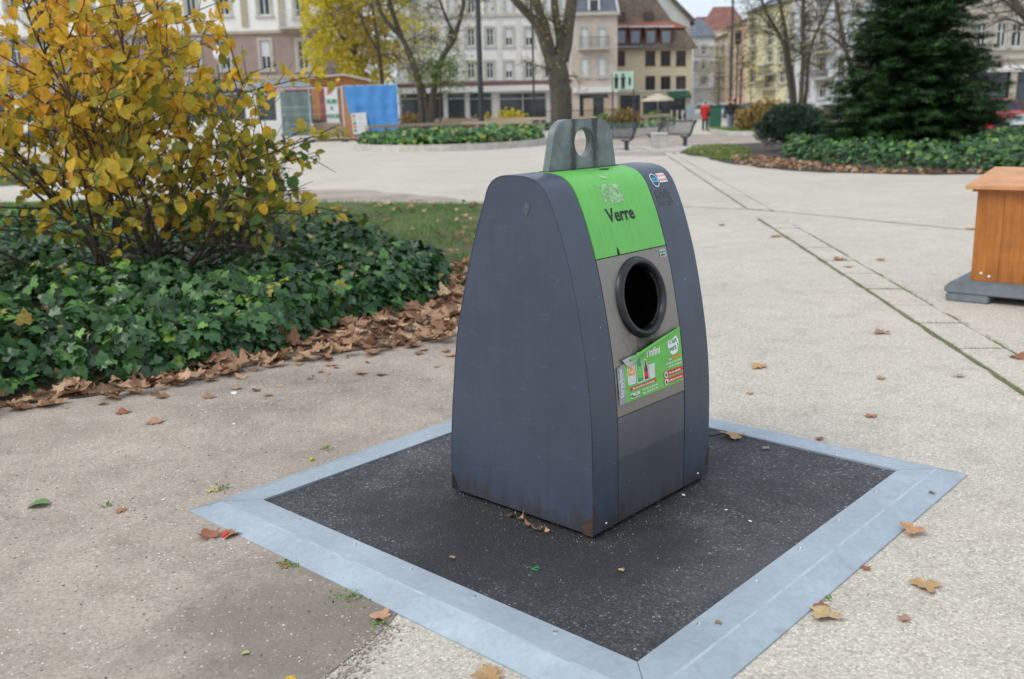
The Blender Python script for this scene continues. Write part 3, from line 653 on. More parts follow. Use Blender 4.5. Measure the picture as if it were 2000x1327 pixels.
def gridpatch(name, u0, u1, s0, s1, mat, off, parent, n=8, ragged=0, seed=0, f=None):
    rg = random.Random(seed); m = MB()
    for j in range(n+1):
        for i in range(n+1):
            a = u0+(u1-u0)*i/n; b = s0+(s1-s0)*j/n
            if ragged and (i in (0, n) or j in (0, n)): a += rg.uniform(-ragged, ragged); b += rg.uniform(-ragged, ragged)
            m.v.append((f or U)(a, b, off))
    for j in range(n):
        for i in range(n):
            if ragged and rg.random() < .16: continue
            m.f.append((j*(n+1)+i, j*(n+1)+i+1, (j+1)*(n+1)+i+1, (j+1)*(n+1)+i)); m.mi.append(0)
    return m.build(name, mat, parent, norm=False)
ontext('lettering', 'Verre', .372, z2s(1.193), .074, M_INK, .0022, bold=.0021, shear=.0, sx=.98)
# leftovers of a torn off sticker, scuffs, small stickers
M_RES = simple('glue_residue', (.30, .52, .26), .6, .4, 35)
gridpatch('glue_residue', .300, .425, z2s(1.235), z2s(1.305), M_RES, .0021, bn, 12, .003, 4)
gridpatch('glue_residue', .345, .385, z2s(1.322), z2s(1.335), M_RES, .0021, bn, 6, .003, 5)
patch('paint_chip', [(.405, STOP-.052), (.455, STOP-.06), (.485, STOP-.045), (.44, STOP-.04)], M_CORE, .0022)
patch('paint_chip', [(.288, z2s(1.054)), (.305, z2s(1.052)), (.302, z2s(1.07)), (.297, z2s(1.082)), (.291, z2s(1.07))], M_CORE, .0022)
M_SMUD = simple('dark_glue_smudge', (.075, .08, .09), .7, .3, 45, scl=(4, 1, .4))
gridpatch('glue_smudge', .640, .742, z2s(1.200), z2s(1.262), M_SMUD, .0012, bn, 10, .003, 9)
st_c = (.672, z2s(1.300))
st = patch('round_sticker', [(st_c[0]+.026*math.cos(2*PI*i/24), st_c[1]+.031*math.sin(2*PI*i/24)) for i in range(24)], M_WHITE, .0015)
patch('sticker_print', [(st_c[0]+.022*math.cos(2*PI*i/24), st_c[1]+.027*math.sin(2*PI*i/24)) for i in range(24)], M_BLUEP, .0018, st)
gridpatch('sticker_print', st_c[0]-.022, st_c[0]+.022, st_c[1]-.010, st_c[1]+.010, M_CYANP, .0021, st, 3)
ontext('sticker_print', 'POP', st_c[0], st_c[1], .018, M_BLUEP, .0024, parent=st, bold=.0006)
st2 = gridpatch('pink_sticker', .702, .758, z2s(1.288), z2s(1.322), M_WHITE, .0014, bn, 4)
ontext('sticker_print', 'FRANCE', .730, z2s(1.313), .016, M_PINKP, .0019, parent=st2, bold=.0008); ontext('sticker_print', 'AVENIR', .730, z2s(1.297), .016, M_PINKP, .0019, parent=st2, bold=.0008)
st3 = gridpatch('maker_sticker', .556, .598, z2s(1.010), z2s(1.040), M_GREYP, .0015, bn, 3)
ontext('sticker_print', 'villiger', .577, z2s(1.018), .012, M_INK, .0019, parent=st3, bold=.0004); gridpatch('sticker_print', .560, .594, z2s(1.026), z2s(1.033), M_BOTG, .0018, st3, 2)
# poster: paper sheet with its top left corner peeled down
PL, PR = .170, .604; ZB = .512; PH = .218
def ps(b): return z2s(ZB)+PH*b
def Pp(a, b, off=0): return U(PL+(PR-PL)*a, ps(b), .0022+off)
def topb(a): return .635+.365*min(1, max(0, (a-.0)/.98))**.85
po = MB(); na_, nb_ = 30, 12
for i in range(na_+1):
    a = i/na_
    for j in range(nb_+1):
        b = topb(a)*j/nb_; wav = .0012*noise.noise(Vector((a*7, b*6, 2)))+(.004*(j/nb_)**6 if a > .15 else .001)
        po.v.append(Pp(a, b, wav))
for i in range(na_):
    for j in range(nb_):
        if i < 3: po.mi.append(1)
        else: po.mi.append(0)
        po.f.append((i*(nb_+1)+j, (i+1)*(nb_+1)+j, (i+1)*(nb_+1)+j+1, i*(nb_+1)+j+1))
pst = po.build('poster', [M_PGREEN, M_SILVER], bn, norm=False, smooth=True); pst['label'] = 'torn green sorting poster with its corner peeled down'
lip = MB(); la_ = [.17+.8*i/14 for i in range(15)]
for a in la_:
    r = .0035+.0045*math.sin(PI*min(1, (a-.17)/.8+.1))
    for k in range(8):
        t = -PI/2+1.5*PI*k/7; q = Pp(a, topb(a), .004+r+r*math.sin(t)); lip.v.append((q[0], q[1], q[2]+r*math.cos(t)))
lip.f = [(i*8+k, (i+1)*8+k, (i+1)*8+k+1, i*8+k+1) for i in range(14) for k in range(7)]; lip.mi = [0]*len(lip.f)
lip.build('poster_curl', M_PGREEN, pst, smooth=True, norm=False)
patch('poster_backside', [(.07, .76), (.11, .67), (.19, .575), (.33, .74), (.26, .785), (.16, .775)], M_GREYP, .006, pst, f=lambda a, b, o: Pp(a, b, o+.006*max(0, (b-.6))))
fp = lambda a, b, o: Pp(a, b, o)
def pblock(a0, a1, b0, b1, mat, off=.0016): return gridpatch('poster_print', a0, a1, b0, b1, mat, off, pst, 3, f=fp)
def pell(a, b, ra, rb, mat, off=.0016): return patch('poster_print', [(a+ra*math.cos(2*PI*i/20), b+rb*math.sin(2*PI*i/20)) for i in range(20)], mat, off, pst, fp)
kx = 1/(PR-PL); kb = 1/PH
def ptext(t, a, b, size, mat, rot=0, shear=0, bold=0, sx=1.0, off=.0024):
    vs, fs = text2d(t, size, shear, bold); c, sn = math.cos(rot), math.sin(rot); m = MB()
    m.add([Pp(a+(x*sx*c-y*sn)*kx, b+(x*sx*sn+y*c)*kb, off) for x, y in vs], fs); return m.build('poster_print', mat, pst, norm=False)
ptext('Strasbou', .043, .36, .031, M_WHITE, PI/2, bold=.0005); ptext('EUROMETROPOLE', .082, .35, .010, M_WHITE, PI/2)
ptext("l'infini", .545, .72, .042, M_WHITE, shear=.12, bold=.0012, sx=.95); ptext('recyclé à', .60, .845, .019, M_WHITE, bold=.0005)
pell(.873, .725, .090, .185, M_WHITE); ptext("c'est", .87, .79, .029, M_BOTG, .06, bold=.0006); ptext('vert !', .875, .665, .031, M_BOTG, .06, bold=.0008)
def bottle(a, b0, h, w, mat, shape, capm=None):
    pr = {'jar': [(0, .8), (.06, 1), (.8, 1), (.86, .85), (1, .85)], 'bottle': [(0, .85), (.05, 1), (.55, .95), (.72, .45), (.92, .35), (1, .35)], 'glass': [(0, .75), (.06, .82), (1, 1)]}[shape]
    def o(e, k): return [(a+(wd*w/2+e)*1, b0+t*h+(e*2*(1 if t > .5 else -1) if t in (0, 1) else 0)) for t, wd in pr]+[(a-(wd*w/2+e), b0+t*h+(e*2*(1 if t > .5 else -1) if t in (0, 1) else 0)) for t, wd in reversed(pr)]
    patch('poster_print', o(.008, 0), M_WHITE, .0014, pst, fp); patch('poster_print', o(0, 0), mat, .0019, pst, fp)
M_JAR = simple('jar_print', (.62, .66, .66), .3, .2, 15)
bottle(.20, .30, .40, .10, M_JAR, 'jar'); pblock(.152, .248, .44, .66, M_ORANGE, .0022); pell(.20, .55, .035, .07, M_JAR, .0025); pell(.20, .55, .022, .045, M_ORANGE, .0027)
bottle(.325, .28, .50, .088, M_BOTG, 'bottle'); pblock(.287, .363, .34, .56, M_PGREEN, .0022)
bottle(.415, .28, .34, .060, M_BROWNP, 'bottle'); pblock(.388, .442, .33, .42, M_RED, .0022)
bottle(.505, .28, .22, .080, M_JAR, 'glass')
pblock(.165, .565, .175, .235, M_RED); ptext('Pas de bouchons ni de capsules', .365, .205, .0115, M_WHITE, bold=.0003)
pblock(.165, .30, .04, .125, M_WHITE); pell(.185, .082, .018, .034, M_BOTG, .002); ptext('ECO\nEMBALLAGES', .25, .082, .0085, M_INK, bold=.0002)
ptext('Trier mieux, recycler plus', .455, .125, .0105, M_WHITE, bold=.0003); ptext('Infos : 03 68 98 51 90', .455, .060, .0115, M_WHITE, bold=.0004)
ptext('Il est', .80, .485, .0125, M_WHITE, bold=.0003); ptext('interdit', .90, .500, .021, M_ORANGE, bold=.0009, sx=.9)
ptext('de déposer des déchets', .855, .42, .0115, M_WHITE, bold=.0003); ptext('à côté des conteneurs', .865, .355, .0115, M_WHITE, bold=.0003)
for bb, tt in ((.235, 'Pas de vaisselle'), (.10, 'À déposer sans sac')):
    pblock(.72, .995, bb-.045, bb+.05, M_RED); ptext(tt, .86, bb, .013, M_WHITE, bold=.0004); pell(.715, bb-.005, .033, .068, M_RED, .0022); pell(.715, bb-.005, .028, .058, M_WHITE, .0026)
    pell(.715, bb-.015, .015, .026, M_INK, .003); pblock(.708, .722, bb, bb+.028, M_INK, .003)
# foot screws, rusty corners, chipped edge, white flecks
for (u, z) in ((.080, .074), (.722, .076)):
    s = z2s(z); y, zz = surf(s, 0); sm = MB()
    for r_, o_ in ((.0065, 0), (.006, .002), (.0035, .004), (.001, .0045)):
        for k in range(10): t = 2*PI*k/10; sm.v.append((u+r_*math.cos(t), y-o_, zz+r_*math.sin(t)))
    sm.f = [(i*10+k, i*10+(k+1) % 10, (i+1)*10+(k+1) % 10, (i+1)*10+k) for i in range(3) for k in range(10)]+[tuple(30+k for k in range(10))]; sm.mi = [0]*len(sm.f)
    sm.build('screw', M_CHROME, bn, smooth=True)
def Sd(y, z, off): return (.0015-off, y, z)
r1 = patch('rust_patch', [(0, .045), (.045, .046), (.052, .075), (.044, .083), (.026, .098), (.006, .125), (0, .128)], M_RUST, .0018, f=lambda a, b, o: Sd(a+.002, b, o))
patch('rust_patch', [(.0, .045), (.012, .046), (.017, .075), (.013, .095), (.004, .122), (0, .13)], M_RUST, .0012)
patch('rust_patch', [(W_-.024, .044), (W_, .044), (W_, .125), (W_-.008, .118)], M_RUST, .0012)
patch('rust_patch', [(D_-.003, .05), (D_-.04, .05), (D_-.03, .085), (D_-.012, .12), (D_-.006, .11)], M_CORE, .0018, f=Sd)
rg = random.Random(5)
for z0_, z1_ in ((.24, .42), (.42, .52), (.60, .64)):
    sa, sb = z2s(z0_), z2s(z1_); n = 8; pts = [(rg.uniform(.0005, .0025), sa+(sb-sa)*i/n) for i in range(n+1)]
    patch('rust_patch', [(-.0004, p[1]) for p in pts]+[p for p in reversed(pts)], M_RUST, .0009)
fl = MB()
for _ in range(16):
    u = rg.choice([rg.uniform(.01, .15), rg.uniform(.165, .6), rg.uniform(.62, .79)]); s = rg.uniform(.05, 1.0); d = rg.uniform(.0006, .0022); a = rg.uniform(0, 3)
    fl.add([U(u+d*math.cos(a+t)*(1+.6*(t < 1)), s+d*math.sin(a+t), .0024) for t in (0, 1.5, 3.1, 4.7)], [(0, 1, 2, 3)])
for _ in range(22):
    y, z, d = rg.uniform(.08, .66), rg.uniform(.06, .5), rg.uniform(.0004, .0010)
    if z > .5 and (y < .1 or y > .6): continue
    fl.add([Sd(y+dx*d, z+dz*d, .0016) for dx, dz in ((-1, 0), (0, -1), (1, 0), (0, 1))], [(0, 1, 2, 3)])
o = fl.build('paint_flecks', M_WHITE, bn, norm=False); o['kind'] = 'stuff'
patch('rubbed_patch', [(.295, 1.215), (.275, 1.255), (.295, 1.270), (.318, 1.232)], simple('rubbed_paint', (.085, .095, .12), .6, .4, 40), .0016, f=Sd)
# wire lying behind the container
wm = MB().tube([G(1383, 852, .045), G(1395, 851, .05), G(1412, 847, .045), G(1423, 850, .036)], .0035, 5)
tag(wm.build('cable', M_CORE, None), 'short black cable end on the asphalt behind the container, beside a dead leaf', 'cable')

#==PART2==
# ------------------------------------------------------------------ ivy bed, lawn, litter
M_IVY = leaf_mat('ivy_leaves', [(0, (.014, .040, .014)), (.3, (.026, .078, .022)), (.55, (.042, .125, .032)), (.75, (.095, .22, .050)), (.90, (.19, .36, .06)), (.975, (.28, .42, .06)), (1, (.42, .34, .08))], .34, .15, .5)
M_DEAD = leaf_mat('dead_leaves', [(0, (.14, .07, .045)), (.3, (.29, .16, .095)), (.6, (.43, .26, .155)), (.85, (.52, .35, .215)), (1, (.58, .44, .28))], .7, .12, .25)
M_GRASS = leaf_mat('lawn_grass', [(0, (.075, .15, .025)), (.5, (.13, .26, .04)), (.85, (.21, .33, .07)), (1, (.34, .28, .13))], .6, .2)
bed = [(-9, 4.5), (-5.2, 4.85), (-3.1, 5.35), (-2.3, 5.85), (-1.62, 6.55), (-1.42, 7.15), (-1.05, 7.5), (-.72, 8.1), (-.66, 8.9), (-.82, 9.6), (-1.3, 10.2), (-2.1, 10.9), (-3.5, 12.0), (-5.6, 12.8), (-8, 13.2), (-12, 13.0), (-12, 6)]
lawn = [(-12, 12), (-7, 12.5), (-4, 11.5), (-2.2, 10.3), (-1.1, 9.4), (-.4, 8.6), (-.2, 10), (.35, 12.5), (.1, 16.4), (-1.5, 17.0), (-5, 18.2), (-9, 19.5), (-16, 19.5)]
sheet('lawn_soil', rough_poly(lawn, .12, .4, 2), .012, M_TURF)
def mound(name, poly, hmax, edge, mat, step, nscale=1.2, base=.0):
    p = np.array(poly); lo = p.min(0); hi = p.max(0); xs = np.arange(lo[0]-step, hi[0]+step, step); ys = np.arange(lo[1]-step, hi[1]+step, step)
    X, Y = np.meshgrid(xs, ys); x = X.ravel(); y = Y.ravel(); ins = inside(poly, x, y); d = edge_dist(poly, x, y)
    z = mound_h(x, y, poly, hmax, edge, nscale)*.72+base-.03; z[~ins] = -.02
    nx = len(xs); m = MB(); m.v = [tuple(q) for q in np.stack([x, y, z], 1)]
    m.f = [(j*nx+i, j*nx+i+1, (j+1)*nx+i+1, (j+1)*nx+i) for j in range(len(ys)-1) for i in range(nx-1) if ins[j*nx+i] or ins[j*nx+i+1] or ins[(j+1)*nx+i] or ins[(j+1)*nx+i+1]]
    m.mi = [0]*len(m.f); o = m.build(name, mat, smooth=True, norm=False); o['kind'] = 'structure'; return o
def nz(x, y, s): return np.array([noise.noise(Vector((a*s, b*s, .3))) for a, b in zip(x, y)])
def mound_h(x, y, poly, hmax, edge, nscale=1.2):
    d = np.clip(edge_dist(poly, x, y)/edge, 0, 1); return hmax*(np.sqrt(1-(1-d)**2)*(.82+.50*nz(x, y, nscale)+.34*nz(x, y, 3.1*nscale)))
rb = rough_poly(bed, .10, .35, 1)
mound('bed_soil', rb, .36, .26, M_SOIL, .25)
def ivy(name, poly, hmax, edge, n, size, label, nscale=1.2, seed_w=None, lo_z=.02):
    x, y = scatter(poly, n)
    if seed_w is not None: k = seed_w(x, y); x, y = x[k], y[k]
    n = len(x); h = mound_h(x, y, poly, hmax, edge, nscale); depth = RNG.random(n)**1.4
    z = np.maximum(lo_z, h+.05-depth*np.minimum(.20, h*.8)); d = edge_dist(poly, x, y)
    lowe = (d < .22) & (RNG.random(n) < .6); z[lowe] = RNG.uniform(.02, 1, lowe.sum())*(h[lowe]+.05)+.02
    e = .05; hx = (mound_h(x+e, y, poly, hmax, edge, nscale)-h)/e; hy = (mound_h(x, y+e, poly, hmax, edge, nscale)-h)/e
    nr_ = np.stack([-hx, -hy-.25, np.ones(n)], 1); nr_ /= np.linalg.norm(nr_, axis=1)[:, None]
    rnd = np.clip(RNG.beta(1.7, 2.2, n)+.16*nz(x, y, 2.2)+np.where(RNG.random(n) < .035, .5, 0), 0, 1)
    R = rots(n, .42, (.55, 1.35), nr_, size)
    return tag(bulk(name, IVY_V, IVY_F, R, np.stack([x, y, z], 1), M_IVY, None, rnd), label, None, None, 'stuff')
def near_w(x, y):
    return (x > -.62*y-1.2)
ivy('ivy_ground_cover', rb, .40, .22, 50000, .092, 'dense dark green ivy covering the bed under the yellow shrub', seed_w=near_w)
def skirt(name, poly, n, size, hmax, keep, label=None):
    P = np.array(poly); Q = np.roll(P, -1, 0); L = np.hypot(*(Q-P).T); k = RNG.choice(len(P), n, p=L/L.sum()); t = RNG.random(n)[:, None]; c = P[k]*(1-t)+Q[k]*t
    e = (Q-P)[k]/np.maximum(L[k], 1e-6)[:, None]; nrm = np.stack([e[:, 1], -e[:, 0]], 1); test = c+nrm*.05; s_ = np.where(inside(poly, test[:, 0], test[:, 1]), -1, 1)[:, None]; nrm = nrm*s_
    z = RNG.random(n); c = c+nrm*((1-z)*.10-.06+RNG.normal(0, .025, n))[:, None]; ok = keep(c[:, 0], c[:, 1]); c, z, nrm = c[ok], z[ok], nrm[ok]; n = len(c)
    nr3 = np.stack([nrm[:, 0], nrm[:, 1], .5+z], 1); nr3 /= np.linalg.norm(nr3, axis=1)[:, None]
    return tag(bulk(name, IVY_V, IVY_F, rots(n, .4, (.55, 1.3), nr3, size), np.stack([c[:, 0], c[:, 1], .03+z*hmax], 1), M_IVY, None, np.clip(RNG.beta(1.6, 2.6, n)+.05, 0, 1)), label, None, None, 'stuff')
skirt('ivy_edge', rb, 6500, .092, .27, lambda x, y: (x > -.62*y-1.2) & (y < 12), 'ivy hanging over the front edge of the bed')
# grass blades
x, y = scatter(lawn, 60000); k = (x > -.62*y-1) & ~inside(bed, x, y) & (nz(x, y, 1.3) > -.38); x, y = x[k], y[k]
o = bulk('lawn_grass', BLADE_V, BLADE_F, rots(len(x), .35, (.5, 1.4), size=.07), np.stack([x, y, np.full(len(x), .012)], 1), M_GRASS, None, np.clip(.45+.5*nz(x, y, .9)+RNG.normal(0, .15, len(x)), 0, 1)); tag(o, None, None, None, 'stuff')
def dead_bulk(name, x, y, z, size, sc_=(.55, 1.15), tilt=.28, k=1, label=None):
    n = len(x); vs, fs = dead_leaf_geo(k, .35 if k in (4,) else .55); o = bulk(name, vs, fs, rots(n, tilt, sc_, size=size), np.stack([x, y, z], 1), M_DEAD, None, RNG.beta(2, 2, n)); return tag(o, label, None, None, 'stuff')
# litter along the foot of the bed
lit = [(-9, 4.1), (-5.3, 4.5), (-3.1, 5.02), (-2.25, 5.46), (-1.5, 6.05), (-.98, 6.32), (-.5, 6.55), (-.22, 7.4), (-.15, 8.6), (-.25, 9.6), (-.45, 10.2), (-.72, 9.7), (-.80, 9.0), (-1.0, 8.2), (-1.35, 7.5), (-1.75, 6.9), (-2.4, 6.05), (-3.2, 5.6), (-5.2, 5.1), (-9, 4.8)]
sheet('litter_soil', rough_poly([(a-.02, b+.16) for a, b in lit], .05, .15, 8), .0105, simple('leaf_mould', (.15, .10, .065), .95, .5, 14, kind='World', bmp=.6))
for k in range(3):
    x, y = scatter(lit, 560 if k else 640); ii = inside(rb, x, y); k2 = (x > -.62*y-1); x, y, ii = x[k2], y[k2], ii[k2]
    z = .012+RNG.random(len(x))**1.8*.055+np.where(ii, .03, 0)
    dead_bulk('leaf_litter', x, y, z, .125, (.35, 1.3), .30, k, 'drift of curled brown dead leaves along the front edge of the ivy bed')
x, y = scatter([(-6.5, 4.0), (-3.4, 4.95), (-1.5, 6.2), (-.3, 6.5), (-.35, 5.9), (-1.2, 5.5), (-3.4, 4.5), (-6, 3.6)], 70); dead_bulk('leaf_scraps', x, y, np.full(len(x), .006), .09, (.3, 1.1), .12, 4)
x, y = scatter(lawn, 620); kk = ~inside(bed, x, y); x, y = x[kk], y[kk]; dead_bulk('lawn_leaf_litter', x, y, np.full(len(x), .05), .13, (.5, 1.1), .25, 6)
x, y = scatter(rb, 260); z = mound_h(x, y, rb, .33, .32)+.07; kk = near_w(x, y); dead_bulk('ivy_leaf_litter', x[kk], y[kk], z[kk], .12, (.5, 1.1), .4, 7)
# gravel crumbs and grit
def off_platform(x, y, ex=.02):
    c, s = math.cos(YAW), math.sin(YAW); a = (x-CX)*c+(y-CY)*s; b = -(x-CX)*s+(y-CY)*c; return (abs(a) > S1+ex) | (abs(b) > S2+ex)
M_GRIT = leaf_mat('grit', [(0, (.12, .10, .09)), (.5, (.36, .32, .28)), (1, (.68, .65, .60))], .8, 0, .3)
PEB_V = [(-.5, -.3, 0), (.4, -.45, 0), (.5, .35, 0), (-.35, .45, 0), (-.2, -.1, .45), (.25, .1, .4)]; PEB_F = [(0, 1, 5, 4), (1, 2, 5), (2, 3, 4, 5), (3, 0, 4)]
xb_ = RNG.uniform(0, 1, 1600); gb_ = np.stack([-.95+.53*xb_+RNG.normal(0, .035, 1600), 1.3+1.5*xb_], 1)
kk_ = off_platform(gb_[:, 0], gb_[:, 1], .0); gb_ = gb_[kk_]; o = bulk('edge_grit', PEB_V, PEB_F, rots(len(gb_), .3, (.3, 1.3), size=.009), np.stack([gb_[:, 0], gb_[:, 1], np.full(len(gb_), .003)], 1), leaf_mat('dirt_crumbs', [(0, (.24, .20, .17)), (.6, (.40, .35, .30)), (1, (.58, .53, .46))], .9, 0, .2)); o['kind'] = 'stuff'
x = RNG.uniform(-4, 1.0, 9000); y = RNG.uniform(2.3, 7.0, 9000); k = inside(dirt, x, y) & (nz(x, y, 1.1) > -.1); x, y = x[k], y[k]
k = off_platform(x, y); x, y = x[k], y[k]
o = bulk('path_grit', PEB_V, PEB_F, rots(len(x), .3, (.3, 1.3), size=.008), np.stack([x, y, np.full(len(x), .004)], 1), M_GRIT); o['kind'] = 'stuff'
c_, s_ = math.cos(YAW), math.sin(YAW)
a = RNG.uniform(-S1+INN, S1-INN, 1500); b = RNG.uniform(-S2+INN, S2-INN, 1500)
px_, py_ = CX+a*c_-b*s_, CY+a*s_+b*c_
a2 = np.concatenate([RNG.uniform(-.05, .85, 700), RNG.normal(-.03, .03, 260)]); b2 = np.concatenate([RNG.normal(-.04, .05, 700), RNG.uniform(0, .75, 260)])
px_ = np.concatenate([px_, C0.x+a2*c_-b2*s_]); py_ = np.concatenate([py_, C0.y+a2*s_+b2*c_])
M_GRIT2 = leaf_mat('asphalt_grit', [(0, (.08, .07, .06)), (.7, (.20, .18, .15)), (1, (.60, .57, .50))], .8, 0, .3)
o = bulk('asphalt_grit', PEB_V, PEB_F, rots(len(px_), .3, (.2, 1.1), size=.0042), np.stack([px_, py_, np.full(len(px_), HT-.006)], 1), M_GRIT2); o['kind'] = 'stuff'

# individual leaves
LEAFM = {}
def lone_leaf(px, py, size, col, label, z=.004, k=0, curl=.22, yaw=0, tilt=0, name='dead_leaf', shape='plane', group='dead leaves on the pavement', thick=False):
    key = tuple(col)
    if key not in LEAFM: LEAFM[key] = simple('leaf_colour', col, .65, .35, 18, spec=.25)
    if shape == 'plane': vs, fs = dead_leaf_geo(k, curl)
    else: vs, fs = [(x, y-.5, zz+.08) for x, y, zz in ROUND_V], ROUND_F
    m = MB().add(vs, fs); o = m.build(name, LEAFM[key], norm=False, smooth=True); p = G(px, py, z)
    o.location = (p.x, p.y, z); o.scale = (size,)*3; o.rotation_euler = (tilt, tilt*.5, yaw)
    return tag(o, label, 'leaf', group)
TAN, BRN, RED, PALE = (.46, .29, .14), (.36, .185, .095), (.30, .12, .07), (.50, .36, .19)
LV = [(1440, 853, .13, TAN, 'tan curled dead leaf lying on the back steel strip just right of the container', HT+.003, 1, .2, 1.2),
 (1497, 876, .045, (.30, .24, .19), 'small grey-brown scrap of leaf on the asphalt beyond the container', HT, 2, .2, .4),
 (1787, 1033, .115, (.50, .26, .13), 'orange-brown dead leaf half resting on the right steel edge', .016, 3, .28, 2.4),
 (1808, 1140, .115, TAN, 'flat tan leaf with a stalk on the pale pavement at the far right', .004, 4, .1, 2.9),
 (1770, 1210, .055, (.38, .22, .15), 'small reddish-brown leaf near the right bottom corner of the pavement', .004, 5, .1, 1),
 (1617, 1198, .115, PALE, 'pale tan pointed leaf against the steel edge with a yellow bud at its stalk', .005, 6, .12, 2.2),
 (1595, 1182, .07, RED, 'dark reddish leaf fragment tucked under the pale leaf at the steel edge', .004, 7, .25, 4),
 (1688, 1110, .045, RED, 'crumpled red-brown leaf scrap touching the right steel edge', .004, 8, .3, 5),
 (1485, 718, .13, TAN, 'flat tan leaf lying on the pavement behind the platform, left of the mossy strip', .004, 9, .1, .6),
 (1725, 650, .13, BRN, 'dark curled leaf on the pavement between the container and the orange box', .004, 10, .5, 2),
 (1465, 768, .05, (.50, .27, .08), 'tiny orange leaf scrap on the pavement just behind the platform', .004, 11, .2, 3),
 (1603, 858, .06, RED, 'reddish leaf crumb along the outside of the back steel edge', .004, 12, .1, 1),
 (1700, 814, .08, BRN, 'small brown leaf scrap on the pavement beyond the right platform corner', .004, 13, .1, 0),
 (1515, 463, .16, BRN, 'brown leaf lying left of the upper end of the mossy strip', .004, 14, .3, 0),
 (1412, 440, .12, RED, 'tiny dark leaf by the cross joint just right of the container shoulder', .004, 15, .3, 1),
 (1645, 508, .18, BRN, 'brown leaf caught in the right mossy joint', .012, 16, .3, 2),
 (1658, 522, .12, (.52, .36, .16), 'yellowish leaf beside the brown one in the mossy strip', .012, 17, .2, 3),
 (1716, 508, .12, (.45, .30, .16), 'tan leaf on the pavement right of the mossy strip', .004, 18, .2, 5),
 (1893, 447, .18, (.60, .42, .16), 'yellow leaf by the cross joint near the orange box', .006, 19, .1, 5),
 (1985, 700, .13, RED, 'dark curled leaf on the mossy strip at the right edge of the view', .014, 20, .4, 5),
 (1868, 733, .08, (.42, .33, .2), 'thin tan leaf fragment between the joint lines at the right', .012, 21, .1, 5),
 (1722, 740, .07, (.40, .27, .16), 'narrow brown leaf fragment right of centre on the pavement', .004, 22, .1, .3),
 (748, 1207, .085, (.46, .27, .17), 'light brown broken leaf at the corner where dirt, pavement and steel meet', .006, 23, .35, 1.1),
 (410, 1050, .11, RED, 'dark red-brown shrivelled leaf beside the red bottle top', .005, 24, .5, .6),
 (455, 1042, .09, BRN, 'curled brown leaf touching the left steel edge above the red bottle top', .006, 25, .4, 2.8),
 (560, 1107, .05, BRN, 'brown leaf scrap by the small weed at the left steel edge', .005, 26, .3, 1),
 (415, 960, .08, (.46, .38, .2), 'thin yellowish leaf near the left corner of the steel frame', .005, 27, .15, .2),
 (240, 998, .07, (.36, .19, .1), 'narrow brown leaf stalk lying on the dirt left of the platform', .005, 28, .1, 1.3),
 (303, 827, .12, (.40, .24, .15), 'light brown leaf on the dirt path in front of the leaf drift', .005, 29, .25, .5),
 (240, 808, .10, RED, 'dark brown leaf on the dirt at the rim of the leaf drift', .005, 30, .2, .5),
 (965, 1320, .11, TAN, 'tan leaf cut off by the bottom of the view beside the front steel strip', .004, 31, .3, 2),
 (572, 1325, .04, (.65, .40, .05), 'yellow-orange leaf at the very bottom on the dirt', .004, 32, .3, 2),
 (885, 1088, .03, (.4, .25, .12), 'tiny brown crumb of leaf on the near asphalt', HT, 33, .3, 2),
 (1215, 1113, .03, (.5, .36, .2), 'tiny star-shaped tan leaf crumb on the asphalt front', HT, 34, .3, 2),
 (1405, 1216, .03, (.25, .2, .1), 'small dark crumb on the right steel strip near the front corner', HT, 35, .3, 2),
 (1822, 962, .035, (.25, .18, .09), 'small dark leaf crumb on the steel ramp by the right corner', .02, 36, .3, 2)]
for L_ in LV: lone_leaf(L_[0], L_[1], L_[2], L_[3], L_[4], L_[5], L_[6], L_[7], L_[8])
lone_leaf(75, 988, .088, (.16, .24, .10), 'single green oval leaf lying on the dirt at far left', .008, 0, 0, 2.0, .1, 'green_leaf', 'round', 'dead leaves on the pavement')
lone_leaf(479, 1277, .026, (.38, .42, .14), 'pale yellow-green leaflet on the dirt near the bottom', .006, 0, 0, 1.9, .1, 'green_leaf', 'round', 'dead leaves on the pavement')
# twig with dried leaves at the container foot
tw = thing('dried_twig', 'dried twig with crumpled brown leaflets against the container foot', 'twig', G(1035, 1022, HT))
base = G(1035, 1022, HT)
tp = [G(*q, HT+.008)-base for q in ((1008, 1008), (1022, 1014), (1036, 1022), (1050, 1030), (1066, 1034))]
MB().tube(tp, .0016, 5).tube([tp[2], tp[2]+Vector((.0, -.03, .01))], .001, 4).tube([tp[1], tp[1]+Vector((.01, .03, .015))], .001, 4).build('twig_stem', M_TWIG, tw)
for i, (q, s) in enumerate([((1004, 1006), .035), ((1018, 1012), .028), ((1030, 1026), .024), ((1045, 1034), .03), ((1058, 1032), .026), ((1066, 1038), .022)]):
    vs, fs = dead_leaf_geo(40+i, .9); p = G(*q, HT+.004)-base; o = MB().add(vs, fs).build('leaflet', LEAFM[tuple(TAN if i % 2 else BRN)], tw, norm=False); o.location = p; o.scale = (s*1.3,)*3; o.rotation_euler = (random.uniform(-.5, .5), random.uniform(-.5, .5), random.uniform(0, 6))
